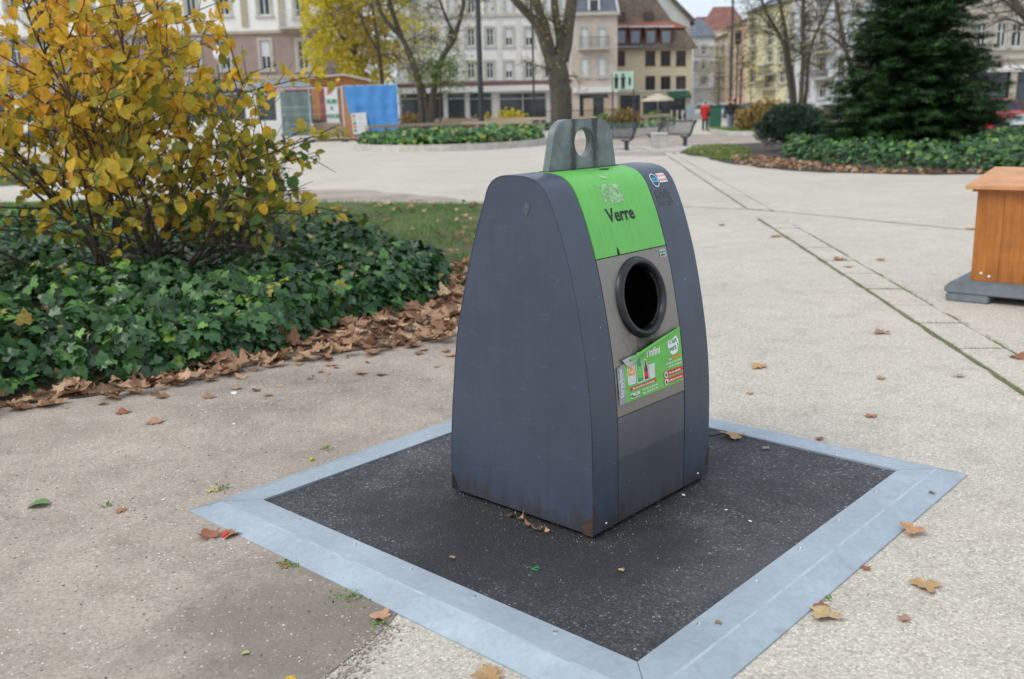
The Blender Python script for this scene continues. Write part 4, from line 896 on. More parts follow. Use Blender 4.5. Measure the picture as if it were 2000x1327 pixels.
# litter bits
rp = G(440, 1047, .004); m = MB().lathe([(0, .012), (.011, .011), (.014, .006), (.0145, 0)], 16)
o = m.build('bottle_top', M_RED, None, (rp.x, rp.y, .004), smooth=True); o.scale = (.8, 1.35, 1); o.rotation_euler = (.2, .1, -.5); tag(o, 'small bright red plastic bottle top on the dirt beside the left steel edge', 'bottle top')
gp = G(1046, 1112, HT); m = MB().tube([(.013*math.cos(t), .009*math.sin(t), .003+.002*math.sin(2*t)) for t in np.linspace(0, 5.4, 16)], .0017, 5)
tag(m.build('plastic_ring', simple('green_plastic', (.02, .35, .07), .3, .2, 20), None, (gp.x, gp.y, HT-.001), smooth=True), 'small broken green plastic ring on the dark asphalt', 'ring')
for px, py, z, s, lab in [(1465, 1018, HT, .009, 'white paper scrap on the asphalt right of the container, nearest of them'), (1419, 996, HT, .008, 'white paper scrap on the asphalt close to the container corner'), (1335, 967, HT, .012, 'white crumpled scrap lying at the foot of the container front'), (457, 768, .006, .03, 'white paper scrap on the dirt just below the leaf drift'), (457, 828, .006, .013, 'small pale blue scrap on the dirt left of the container'), (319, 976, .006, .010, 'white chip on the dirt above the left frame corner')]:
    p = G(px, py, z); m = MB().add([(-1, -.4, 0), (.2, -.6, .25), (1.1, -.1, 0), (.6, .6, .3), (-.6, .5, .1)], [(0, 1, 2, 3, 4)])
    o = m.build('paper_scrap', M_WHITE, None, (p.x, p.y, z), norm=False); o.scale = (s, s, s*.6); o.rotation_euler = (0, 0, px*.1); tag(o, lab, 'paper scrap', 'white scraps of litter')
p = G(1371, 981, HT); o = MB().add([(-1, -.3, 0), (0, -.7, .3), (1, .1, 0), (.2, .6, .3)], [(0, 1, 2, 3)]).build('glass_shard', simple('green_glass', (.01, .2, .08), .1, .2, 20), None, (p.x, p.y, HT), norm=False); o.scale = (.011,)*3; tag(o, 'small green glass shard on asphalt right of the container', 'shard')
p = G(609, 899, .006); tag(MB().ball((0, 0, 0), (.011, .011, .009)).build('yellow_berry', simple('yellow_green_fruit', (.42, .42, .03), .4, .2, 20), None, (p.x, p.y, .012), smooth=True), 'small round yellow-green fruit on the dirt behind the left steel strip', 'fruit')
# little weeds at the steel edges
M_WEED = leaf_mat('weed_leaves', [(0, (.06, .16, .02)), (1, (.20, .38, .05))], .5, .2)
for i, (px, py, n, s, lab) in enumerate([(690, 1170, 90, .05, 'largest bright green weed tuft along the left steel edge'), (568, 1106, 40, .03, 'small weed tuft above the larger one at the left steel edge'), (437, 957, 40, .03, 'weed tuft beyond the left corner of the steel frame'), (742, 1222, 24, .02, 'tiny weed beside the light brown broken leaf'), (1612, 1172, 16, .015, 'tiny weed behind the pale leaf on the right steel edge'), (635, 880, 30, .03, 'mossy weed on the dirt behind the back-left steel strip'), (213, 990, 20, .02, 'tiny weed sprouting on the dirt at far left')]):
    p = G(px, py); xx = np.stack([p.x+RNG.normal(0, s*.8, n), p.y+RNG.normal(0, s*.45, n), RNG.uniform(.006, .006+s*.4, n)], 1); k = off_platform(xx[:, 0], xx[:, 1], .0)
    xx -= np.array([p.x, p.y, 0]); o = bulk('weed', SMALL_V, SMALL_F, rots(k.sum(), .7, (.5, 1.3), size=.012), xx[k], M_WEED); o.location = (p.x, p.y, 0); tag(o, lab, 'weed', 'weeds along the steel frame')

# ------------------------------------------------------------------ the yellow shrub
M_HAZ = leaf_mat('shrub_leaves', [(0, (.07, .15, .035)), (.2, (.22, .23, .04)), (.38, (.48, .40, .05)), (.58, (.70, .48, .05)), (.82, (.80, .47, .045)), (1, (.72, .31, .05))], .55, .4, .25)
sh = thing('witch_hazel_shrub', 'broad yellow and orange leafed shrub rising from the ivy bed at left', 'shrub', (-3.3, 8.4, 0))
m = MB(); lp_, ln_, lr_ = [], [], []
rg = random.Random(21)
def grow(p, d, L, r, depth, bend):
    pts = [p]; n = 7; q = p.copy(); dd = d.copy()
    for i in range(n):
        dd = (dd + Vector((rg.gauss(0, .07), rg.gauss(0, .07), bend*.06+rg.gauss(0, .05)))).normalized(); q = q+dd*L/n; pts.append(q.copy())
    m.tube(pts, [r*(1-.75*i/n)+.0012 for i in range(n+1)], 5 if depth == 0 else 4)
    if depth < 2:
        cnt = (9, 5)[depth]
        for i in range(cnt):
            t = rg.uniform(.25 if depth == 0 else .15, 1.0); k = min(n-1, int(t*n)); b = pts[k].lerp(pts[k+1], t*n-k); ax = (pts[k+1]-pts[k]).normalized()
            side_ = Vector((rg.gauss(0, 1), rg.gauss(0, 1), rg.gauss(0, .45))); side_ = (side_-ax*side_.dot(ax)).normalized()
            grow(b, (ax*.75+side_*.75).normalized(), L*rg.uniform(.30, .48), r*.45, depth+1, .0)
    if depth > 0 or True:
        st = .34 if depth == 0 else .1
        for i in range(int(L/(.055 if depth else .12))):
            t = rg.uniform(st, 1); k = min(n-1, int(t*n)); b = pts[k].lerp(pts[k+1], t*n-k)
            if rg.random() < (.24+.30*min(1, max(0, (b.z-.7)/1.3))):
                lp_.append(tuple(b+Vector((rg.gauss(0, .02), rg.gauss(0, .02), rg.gauss(0, .015)))))
for i in range(25):
    az = 2*PI*i/25+rg.uniform(-.15, .15); rr_ = .80+.20*(math.cos(az) < .3); el = rg.choice([.15, .32, .5, .72, .95])+rg.uniform(-.1, .1)   # angle from vertical
    d = Vector((math.sin(el)*math.cos(az), math.sin(el)*math.sin(az), math.cos(el)))
    Ls_ = (2.3+.5*rg.random()) if el < .65 else (1.75+.35*rg.random())
    grow(Vector((rg.uniform(-.32, .32), rg.uniform(-.2, .2), .02)), d, Ls_*rr_, .016, 0, 1.0 if el > .6 else .2)
# one long low spray reaching right
for e_, a_ in ((1.12, -.05), (1.0, -.30)):
    grow(Vector((.15, -.1, .05)), Vector((math.sin(e_)*math.cos(a_), math.sin(e_)*math.sin(a_), math.cos(e_))), 1.62, .012, 0, .8)
m.build('stems', M_TWIG, sh, smooth=True, norm=False)
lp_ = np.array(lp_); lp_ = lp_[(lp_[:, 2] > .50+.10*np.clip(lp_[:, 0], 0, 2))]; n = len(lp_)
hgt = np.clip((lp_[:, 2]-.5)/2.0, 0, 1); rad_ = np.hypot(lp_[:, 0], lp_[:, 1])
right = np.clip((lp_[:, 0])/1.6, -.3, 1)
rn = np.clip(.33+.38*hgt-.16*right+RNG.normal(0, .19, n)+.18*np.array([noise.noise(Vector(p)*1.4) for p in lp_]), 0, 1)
nrm = np.stack([lp_[:, 0]*.25, lp_[:, 1]*.25-.75, np.full(n, .55)], 1); nrm /= np.linalg.norm(nrm, axis=1)[:, None]
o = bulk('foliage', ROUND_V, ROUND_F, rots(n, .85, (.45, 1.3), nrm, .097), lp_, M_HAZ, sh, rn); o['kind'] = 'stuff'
print('shrub leaves', n)

# ------------------------------------------------------------------ orange wooden box at right
bo = G(1895, 547, .165); bx = thing('lidded_box', 'orange varnished wooden box with sloping lid on a grey concrete foot at right', 'box', (bo.x, bo.y, 0), rad(-40))
BZ0, BZ1, BD = .165, .885, .66
for k in range(6):
    x0 = k*.20; MB().prism([(x0+.001, BZ0), (x0+.199, BZ0), (x0+.199, BZ1-.02), (x0+.001, BZ1-.02)], 0+.001*(k % 2), .022, 'y').build('front_board', M_WOODO, bx)
MB().prism([(.023, BZ0), (BD, BZ0), (BD, BZ1+.055), (.023, BZ1-.02)], 0, .022, 'x').build('side_board', M_WOODO, bx, bevel=.001)
MB().prism([(.023, BZ0), (BD, BZ0), (BD, BZ1+.055), (.023, BZ1-.02)], 1.178, 1.2, 'x').build('side_board', M_WOODO, bx, bevel=.001)
MB().box(.023, 1.177, BD-.022, BD, BZ0, BZ1+.05).build('back_board', M_WOODO, bx)
MB().prism([(-.035, BZ1-.018), (-.035, BZ1+.012), (BD+.03, BZ1+.095), (BD+.03, BZ1+.065)], -.03, 1.23, 'x').build('lid_rail', M_WOODO, bx, bevel=.002)
MB().prism([(-.085, BZ1+.004), (-.085, BZ1+.034), (BD+.07, BZ1+.128), (BD+.07, BZ1+.10)], -.07, 1.27, 'x').build('lid', M_WOODT, bx, bevel=.004)
MB().prism([(-.155, .062), (-.175, .10), (-.13, .150), (-.10, .163), (1.3, .163), (1.3, .062)], -.10, .74, 'y').build('concrete_foot', M_FOOT, bx, bevel=.010)
MB().box(-.150, .17, -.108, .748, .0, .0615).build('foot_block', M_FOOT, bx, bevel=.010); MB().box(.95, 1.29, -.108, .748, .0, .0615).build('foot_block', M_FOOT, bx, bevel=.010)
for xx, zz in ((.075, .225), (.135, .205)):
    MB().lathe([(0, .006), (.008, .005), (.011, 0)], 12).build('screw', M_WHITE, bx, (xx, 0, zz)).rotation_euler = (PI/2, 0, 0)

# ------------------------------------------------------------------ right bed: grass tip, litter, ivy, spruce, round pine
rbed = [(5.7, 32.5), (5.85, 27.5), (6.1, 24.0), (7.0, 21.9), (8.4, 20.7), (10.0, 20.1), (12, 19.4), (16, 18.6), (24, 18), (26, 34), (16, 37), (10, 38.5), (7, 37)]
sheet('right_bed_soil', rough_poly(rbed, .15, .5, 4), .010, M_SOIL)
gl = [(5.75, 32.3), (5.95, 27.0), (7.0, 27.5), (7.3, 30), (8.2, 33), (8, 37), (6.8, 36)]
x, y = scatter(gl, 9000); o = bulk('verge_grass', BLADE_V, BLADE_F, rots(len(x), .35, (.5, 1.5), size=.09), np.stack([x, y, np.full(len(x), .012)], 1), M_GRASS); o['kind'] = 'stuff'; x, y = scatter(gl, 170); dead_bulk('verge_leaf_litter', x, y, np.full(len(x), .05), .14, (.5, 1.1), .25, 61)
rlit = [(5.95, 28), (6.1, 24.0), (7.0, 21.9), (8.4, 20.7), (10.0, 20.1), (12, 19.4), (16, 18.6), (16, 19.1), (12, 19.95), (10, 20.65), (8.7, 21.5), (8.3, 23), (7.6, 26), (7.4, 28.5)]
for k in range(2):
    x, y = scatter(rlit, 360); dead_bulk('bed_edge_litter', x, y, .015+RNG.random(len(x))*.05, .15, (.5, 1.2), .35, 50+k, 'brown dead leaves strewn along the front of the right ivy bed')
ivr = [(8.0, 28.5), (7.9, 24.5), (8.4, 21.9), (10.0, 20.45), (12, 19.62), (16, 18.85), (24, 18.2), (25, 33), (15, 33), (9.5, 34)]
mound('right_bed_mound', ivr, .42, .5, M_SOIL, .5, .7)
ivy('right_ivy_ground_cover', ivr, .50, .28, 30000, .13, 'ivy covering the bed in front of the dark spruce', .7, seed_w=lambda x, y: (x < .56*y+1) & (y < 31))
skirt('right_ivy_edge', ivr, 2600, .13, .34, lambda x, y: (y < 29) & (x < 15), 'ivy hanging over the edge of the right bed')
hump = [(9.9, 19.9), (13, 19.0), (15, 22), (15.5, 26), (11.6, 26), (10.5, 23)]
x, y = scatter(hump, 5200); hh = mound_h(x, y, hump, .70, 1.2, .8); n = len(x)
o = tag(bulk('ivy_hump', IVY_V, IVY_F, rots(n, .5, (.6, 1.3), np.tile([0, -.5, .85], (n, 1)), .13), np.stack([x, y, np.maximum(.05, hh-RNG.random(n)*.2)], 1), M_IVY, None, np.clip(RNG.beta(1.6, 2.6, n)+.08, 0, 1)), 'taller ivy mound behind the orange box', None, None, 'stuff')

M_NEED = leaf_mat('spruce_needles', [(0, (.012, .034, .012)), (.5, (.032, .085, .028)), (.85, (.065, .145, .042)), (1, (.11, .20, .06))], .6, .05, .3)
M_PINE = leaf_mat('pine_needles', [(0, (.010, .026, .016)), (.5, (.022, .052, .030)), (1, (.05, .09, .05))], .6, .05, .3)
def spruce(name, label, loc, H, R, nb, seed=0, mat=M_NEED):
    rg = np.random.default_rng(seed); t = thing(name, label, 'tree', loc); tk = MB().tube([(0, 0, 0), (0, 0, H*.6), (0, 0, H)], [.13, .08, .01], 8); tk.build('trunk', M_BARK, t)
    bm_ = MB(); P, NR, Yw, SC, RN = [], [], [], [], []
    for b in range(nb):
        z0 = .25+(H-.5)*rg.random()**1.25; az = rg.random()*2*PI; L = R*(1-(z0/H))**.75*rg.uniform(.72, 1.12)*(1 if z0 > .9 else .88+.12*z0)
        if L < .2: continue
        d = np.array([math.cos(az), math.sin(az)]); steps = max(4, int(L/.13)); pts = []
        shade = rg.normal(0, .13)
        for i in range(steps+1):
            f = i/steps; r = L*f; z = z0+.10*r-.16*r*r/max(L, .5)*1.2+.10*L*f**3; pts.append((d[0]*r, d[1]*r, max(.12, z)))
        bm_.tube([pts[0], pts[len(pts)//2], pts[-1]], [.018, .010, .003], 3)
        for i in range(1, steps+1):
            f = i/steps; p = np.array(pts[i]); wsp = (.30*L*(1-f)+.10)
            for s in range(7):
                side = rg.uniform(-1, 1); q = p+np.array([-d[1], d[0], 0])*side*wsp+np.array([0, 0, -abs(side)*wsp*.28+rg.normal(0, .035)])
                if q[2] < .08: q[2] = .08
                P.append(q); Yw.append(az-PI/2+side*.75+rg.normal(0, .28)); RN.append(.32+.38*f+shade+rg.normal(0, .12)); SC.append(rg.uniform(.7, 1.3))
    bm_.build('branches', M_TWIG, t, norm=False)
    n = len(P); P = np.array(P); NV = [(-.5, -.1, 0), (-.16, .5, .06), (-.42, .72, 0), (0, .45, .08), (0, 1.25, -.05), (.42, .72, 0), (.16, .5, .06), (.5, -.1, 0), (0, -.1, .1)]
    NF = [(8, 0, 1), (8, 1, 2, 3), (8, 3, 4), (8, 4, 3), (8, 3, 5, 6), (8, 6, 7)]
    NV = [(-.10, 0, 0), (.10, 0, 0), (.02, 1.0, -.08), (-.45, .55, -.03), (-.38, .66, -.03), (.45, .55, -.03), (.38, .66, -.03), (-.36, .25, 0), (.36, .25, 0), (-.3, .36, 0), (.3, .36, 0)]
    NF = [(0, 1, 2), (0, 3, 4), (1, 6, 5), (0, 7, 9), (1, 10, 8)]
    Rm = rots(n, .25, (1, 1), yaw=np.array(Yw), size=.21)*np.array(SC)[:, None, None]
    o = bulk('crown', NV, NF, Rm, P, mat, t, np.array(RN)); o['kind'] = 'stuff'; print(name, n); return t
sp = G(1795, 305)
spruce('spruce_tree', 'large dark green spruce standing in the right ivy bed', (11.2, 27.3, 0), 7.4, 2.6, 1040, 3)
def ball_shrub(name, label, loc, r, n, mat, size, cat='shrub', shape=(SMALL_V, SMALL_F), lobes=7, group=None, seed=1, tilt=.9, stems=True):
    rg = np.random.default_rng(seed); t = thing(name, label, cat, loc, 0, group); c = rg.normal(0, 1, (lobes, 3)); c[:, 2] = abs(c[:, 2])*.8; c /= np.linalg.norm(c, axis=1)[:, None]; c *= rg.uniform(.25, .6, (lobes, 1))
    k = rg.integers(0, lobes, n); v = rg.normal(0, 1, (n, 3)); v /= np.linalg.norm(v, axis=1)[:, None]; p = c[k]+v*(.50*rg.random((n, 1))**.35); p *= np.array(r); p[:, 2] += r[2]*.45; p = p[p[:, 2] > .02]
    n = len(p); nr_ = v[:n]*.6+np.array([0, 0, .6])
    if stems:
        m = MB()
        for i in range(9):
            e = p[rg.integers(0, n)]; m.tube([(0, 0, 0), tuple(e*.5+np.array([0, 0, .1])), tuple(e)], [.02, .012, .004], 4)
        m.build('stems', M_TWIG, t, norm=False)
    o = bulk('foliage', shape[0], shape[1], rots(n, tilt, (.6, 1.3), nr_/np.linalg.norm(nr_, axis=1)[:, None], size), p, mat, t, np.clip(rg.normal(.5, .2, n)+.25*(p[:, 2]/r[2]-.6), 0, 1)); o['kind'] = 'stuff'; return t
PN_V = [(-.06, 0, 0), (.06, 0, 0), (0, 1, .1), (.5, .75, .1), (-.5, .75, .1)]; PN_F = [(0, 1, 2), (0, 1, 3), (0, 1, 4)]
ball_shrub('dwarf_pine', 'round dark bushy dwarf pine left of the spruce', (9.0, 31.5, .2), (1.25, 1.2, .95), 14000, M_PINE, .17, shape=(PN_V, PN_F), lobes=12, seed=4)
ball_shrub('dwarf_pine', 'smaller dark shrub between the round pine and the spruce', (10.6, 31.5, .1), (.8, .8, .6), 5000, M_PINE, .17, shape=(PN_V, PN_F), lobes=8, seed=5)

# ------------------------------------------------------------------ trees
def limb(m, pts, r0, r1, n=8, jit=.03, seed=0):
    P = catmull3([Vector(p) for p in pts]); k = len(P); rg = random.Random(seed); m.tube([p+Vector((rg.gauss(0, jit*r0), rg.gauss(0, jit*r0), 0)) for p in P], [r0+(r1-r0)*i/(k-1) for i in range(k)], n); return P
def catmull3(P, k=4):
    out = []
    for i in range(len(P)-1):
        p0, p1, p2, p3 = P[max(i-1, 0)], P[i], P[i+1], P[min(i+2, len(P)-1)]
        for j in range(k):
            t = j/k; out.append(.5*((2*p1)+(-p0+p2)*t+(2*p0-5*p1+4*p2-p3)*t*t+(-p0+3*p1-3*p2+p3)*t**3))
    out.append(P[-1]); return out
def twigs(m, start, d, L, r, depth, rg, tips, droop=0.0, spread_=.7, n_sub=4):
    pts = [start]; q = start.copy(); dd = d.normalized(); n = 4
    for i in range(n):
        dd = (dd+Vector((rg.gauss(0, .13), rg.gauss(0, .13), rg.gauss(0, .1)-droop))).normalized(); q = q+dd*L/n; pts.append(q.copy())
    m.tube(pts, [r*(1-.7*i/n) for i in range(n+1)], 4 if depth else 5, cap=False)
    if depth == 0: tips += pts[1:]; return
    for i in range(n_sub):
        k = rg.randint(1, n-1); s = Vector((rg.gauss(0, 1), rg.gauss(0, 1), rg.gauss(0, .7))); s = (s-dd*s.dot(dd)).normalized()
        twigs(m, pts[k].lerp(pts[k+1], rg.random()), (dd*.7+s*spread_), L*rg.uniform(.45, .7), r*.5, depth-1, rg, tips, droop, spread_, n_sub)
def tree(name, label, Y, limbs, twig, leafmat=None, nleaf=0, leafsize=.1, bark=M_BARK, seed=1, clump=.25, cat='tree', group=None, extra=None):
    """limbs: list of ([(px,py),..], r0, r1) traced at depth Y; each is a real 3D limb with its own depth offset"""
    rg = random.Random(seed); b = AT(limbs[0][0][0][0], limbs[0][0][0][1], Y); base = Vector((b.x, b.y, 0)); t = thing(name, label, cat, base, 0, group); m = MB(); tips = []
    for i, (pp, r0, r1) in enumerate(limbs):
        dy = 0 if i == 0 else rg.uniform(-1.2, 1.2)
        P = [AT(px, py, Y+dy*(j/max(1, len(pp)-1)))-base for j, (px, py) in enumerate(pp)]
        if i == 0 or pp[0][1] > 215: P[0].z = 0
        Q = limb(m, P, r0, r1, 9, .04, i)
        L, cnt, depth, droop = twig
        for _ in range(cnt):
            k = rg.randint(len(Q)//3, len(Q)-2); d = Vector((rg.gauss(0, 1), rg.gauss(0, 1), rg.gauss(.4, .5)))
            twigs(m, Q[k], d, L*rg.uniform(.6, 1.2), min(.045, max(.02, r1*.5)), depth, rg, tips, droop)
    m.build('trunk', bark, t, smooth=True, norm=False)
    if leafmat:
        tp_ = np.array([tuple(q) for q in tips]); r_ = np.random.default_rng(seed); idx = r_.integers(0, len(tp_), nleaf); p = tp_[idx]+r_.normal(0, clump, (nleaf, 3)); p = p[p[:, 2] > .3]
        if extra is not None: p = np.concatenate([p, extra-np.array(base)])
        o = bulk('foliage', SMALL_V, SMALL_F, rots(len(p), .9, (.6, 1.3), size=leafsize), p, leafmat, t, r_.random(len(p))); o['kind'] = 'stuff'
    return t
M_YEL = leaf_mat('yellow_leaves', [(0, (.42, .40, .04)), (.5, (.66, .56, .04)), (1, (.80, .66, .06))], .6, .5)
M_YGR = leaf_mat('yellow_green_leaves', [(0, (.14, .20, .03)), (.5, (.30, .34, .04)), (1, (.55, .46, .05))], .6, .3)
M_BRL = leaf_mat('withered_brown_leaves', [(0, (.13, .08, .05)), (.5, (.28, .17, .10)), (1, (.40, .27, .16))], .7, .15)
M_GRL = leaf_mat('light_green_leaves', [(0, (.10, .18, .03)), (1, (.24, .34, .08))], .6, .3)
M_ORL = leaf_mat('orange_bush_leaves', [(0, (.16, .15, .06)), (.5, (.34, .25, .07)), (1, (.42, .24, .08))], .6, .3)
# big plane tree with four limbs
tree('plane_tree', 'thick bare plane tree with four rising limbs behind the container lug', 50, [([(1097, 232), (1096, 190), (1090, 150), (1086, 112)], .56, .50), ([(1078, 125), (1062, 80), (1047, 45), (1010, 5), (985, -25)], .30, .17), ([(1080, 118), (1066, 60), (1048, 5), (1040, -40)], .26, .18), ([(1092, 120), (1093, 75), (1086, 30), (1080, -30)], .24, .17), ([(1098, 118), (1107, 70), (1113, 25), (1124, -40)], .36, .26)],
     (1.5, 3, 2, .02), M_YGR, 420, .13, M_BARK2, 3, .3)
tree('forked_tree', 'slender bare tree forking low into two crooked trunks right of the blue tarpaulin', 58, [([(836, 232), (833, 205), (815, 150), (798, 105), (785, 75), (752, 40), (738, 8), (730, -30)], .22, .10), ([(838, 232), (846, 190), (852, 150), (865, 110), (885, 80), (896, 45), (905, 5), (902, -35)], .22, .10), ([(822, 232), (822, 190), (812, 140), (806, 112)], .22, .14), ([(785, 75), (768, 30), (758, -5), (750, -40)], .16, .08), ([(888, 75), (876, 45), (862, 10), (850, -30)], .10, .06)],
     (2.2, 8, 2, .03), M_YGR, 900, .15, M_BARK, 5, .35)
g_ex = np.array([tuple(AT(RNG.normal(862, 28), RNG.normal(135, 22), 57+RNG.normal(0, .8))) for _ in range(900)])
tree('young_tree', 'light green leafed young tree between the forked trunks and the pale facade', 57, [([(858, 232), (860, 180), (862, 140), (866, 112)], .06, .03)], (1.0, 9, 1, .02), M_GRL, 100, .16, M_TWIG, 8, .2, extra=g_ex)
def yel_extra(n):
    out = []
    while len(out) < n:
        px, py = 590+210*random.random()**1.25, random.uniform(-40, 165); 
        lim = 1-((px-690)/112)**2*(.8+.2*(py/165)); v = noise.noise(Vector((px*.03, py*.035, 2)))
        if v > -.22 and random.random() < lim and not (py > 95+55*random.random() and px < 615): out.append(tuple(AT(px, py, 66+random.gauss(0, 1.6))))
    return np.array(out)
tree('yellow_tree', 'bright yellow tree behind the wooden chalet', 66, [([(700, 235), (702, 160), (694, 100), (688, 40), (684, -30)], .22, .10), ([(702, 150), (730, 90), (752, 40), (762, -20)], .12, .06), ([(696, 110), (660, 60), (640, 10), (632, -30)], .12, .06), ([(700, 130), (716, 70), (722, 10)], .10, .05)], (3.2, 7, 2, .10), M_YEL, 2600, .24, M_BARK, 9, .35, extra=yel_extra(9500))
bx_ = np.array([tuple(AT(RNG.normal(725, 30), RNG.uniform(-30, 130), 62+RNG.normal(0, 1))) for _ in range(1300)])
tree('withered_tree', 'thin grey-brown tree of drooping withered foliage in front of the yellow tree', 62, [([(742, 235), (746, 160), (738, 90), (728, 20), (722, -30)], .14, .07), ([(740, 100), (715, 60), (700, 20)], .08, .04)], (2.4, 8, 2, .14), M_BRL, 700, .13, M_TWIG, 13, .25, extra=bx_)
tree('multi_stem_tree', 'slim multi-stemmed tree with sparse yellow leaves before the yellow house', 58, [([(1552, 232), (1545, 190), (1536, 130), (1528, 80), (1500, 30), (1480, -20)], .13, .07), ([(1556, 232), (1550, 170), (1540, 110), (1534, 60), (1522, 0), (1512, -40)], .15, .08), ([(1562, 232), (1566, 170), (1569, 110), (1568, 40), (1572, -30)], .16, .10), ([(1566, 232), (1575, 180), (1578, 130), (1588, 80), (1610, 30), (1630, -20)], .11, .07), ([(1540, 110), (1520, 70), (1490, 35), (1470, 22)], .06, .03)],
     (2.2, 12, 2, .0), M_YGR, 900, .15, M_BARK, 15, .4)
tree('bare_tree', 'bare grey-brown tree with fine drooping twigs beyond the spruce', 64, [([(1672, 232), (1665, 150), (1650, 90), (1640, 40), (1625, -30)], .18, .10), ([(1655, 100), (1620, 70), (1590, 60), (1560, 62)], .08, .04), ([(1668, 140), (1700, 70), (1715, 0)], .12, .06)], (2.6, 18, 2, .08), M_BRL, 900, .10, M_BARK, 17, .35)
tree('street_tree', 'thin young street tree with pale yellow leaves in front of the pink houses', 80, [([(1427, 220), (1427, 150), (1428, 90), (1430, 55)], .12, .05), ], (2.2, 16, 2, -.01), M_YGR, 420, .16, M_BARK, 19, .5)
tree('street_tree', 'second thin street tree with pale leaves, nearer the yellow house', 76, [([(1445, 222), (1447, 170), (1450, 130), (1452, 108)], .09, .04)], (2.0, 12, 2, -.01), M_YGR, 260, .17, M_BARK, 23, .4)
tree('street_tree', 'lowest leafy street tree before the white corner house', 85, [([(1402, 220), (1404, 180), (1405, 140), (1406, 112)], .08, .04)], (1.8, 12, 2, -.01), M_YGR, 320, .17, M_BARK, 29, .4)
# limbs of a tree standing right of the view
tree('plane_tree', 'bare tree at the upper right whose limbs reach over the spruce', 42, [([(2060, 260), (2052, 150), (2040, 60), (2020, -40)], .5, .4), ([(2046, 70), (2010, 40), (1985, 10), (1972, -30)], .22, .12), ([(2044, 60), (1995, 30), (1960, 0), (1940, 8), (1915, 12)], .09, .03), ([(2048, 90), (2000, 50), (1962, 38), (1925, 55)], .06, .02)], (1.5, 9, 1, .05), M_BRL, 120, .1, M_BARK2, 31, .2)

# ------------------------------------------------------------------ buildings
M_PLAS = simple('white_plaster', (.78, .77, .73), .85, .08, .6); M_SAND = simple('pink_sandstone', (.34, .255, .22), .85, .25, 1.2, col2=(.26, .19, .165)); M_SANDT = simple('sandstone_trim', (.40, .345, .26), .85, .15, 1.2)
M_PALE = simple('pale_grey_render', (.70, .69, .67), .85, .12, .8); M_TRIM = simple('grey_stone_trim', (.44, .415, .36), .85, .15, 1.5); M_CREAM = simple('cream_render', (.60, .52, .37), .85, .08, .6)
M_SLATE = simple('slate_roof', (.12, .135, .165), .6, .25, 1.5); M_TILEB = m_tiles('old_brown_tiles', (.10, .075, .058), (.17, .125, .09)); M_TILER = m_tiles('red_tiles', (.27, .085, .05), (.33, .12, .07))
M_BRWN = simple('brown_window_wood', (.10, .03, .02), .6, .2, 3); M_SHUT = simple('white_roller_shutter', (.60, .61, .62), .6, .08, 3); M_CUR = simple('dull_red_curtain', (.24, .09, .09), .8, .3, 5)
M_SHOP = m_glass('shop_glass', (.05, .06, .065)); M_BLUEG = simple('bluish_shutter', (.30, .36, .42), .6, .15, 2); M_IRON = simple('black_iron', (.02, .02, .022), .6, .2, 5)
WC = {}
def window_mesh(w_, h, style):
    key = (round(w_, 2), round(h, 2), style)
    if key in WC: return WC[key]
    fr = MB(); t = .09 if style != 'brown' else .10; d0, d1 = .10, .16
    fr.box(0, t, d0, d1, 0, h); fr.box(w_-t, w_, d0, d1, 0, h); fr.box(t, w_-t, d0, d1, 0, t); fr.box(t, w_-t, d0, d1, h-t, h); fr.box(w_/2-t/2, w_/2+t/2, d0-.01, d1, t, h-t)
    if style in ('white', 'shutter', 'half'): fr.box(t, w_-t, d0, d1-.01, h*.62, h*.62+.06)
    trim = MB()
    if style in ('white', 'shutter', 'half'):
        trim.box(-.22, -.002, -.06, .05, -.05, h+.22); trim.box(w_+.002, w_+.22, -.06, .05, -.05, h+.22); trim.box(0, w_, -.06, .05, h+.002, h+.22); trim.box(-.3, w_+.3, -.14, .05, -.2, -.055)
    else: trim.box(-.06, w_+.06, -.05, .06, -.08, -.002)
    pane = MB().box(t*.5, w_-t*.5, .135, .15, t*.5, h-t*.5)
    fm = M_BRWN if style == 'brown' else M_WFRAME
    WC[key] = (fr.mesh('window', fm), pane.mesh('pane', M_GLASS), trim.mesh('window_surround', M_TRIM if style != 'brown' else M_BRWN), MB().box(t, w_-t, .06, .095, h*(.45 if style == 'half' else .05 if style == 'shutter' else .5), h-.02).mesh('roller_shutter', M_SHUT) if style in ('half', 'shutter') else (MB().box(t, w_-t, .125, .132, t, h-t).mesh('curtain', M_CUR) if style == 'curtain' else None))
    return WC[key]
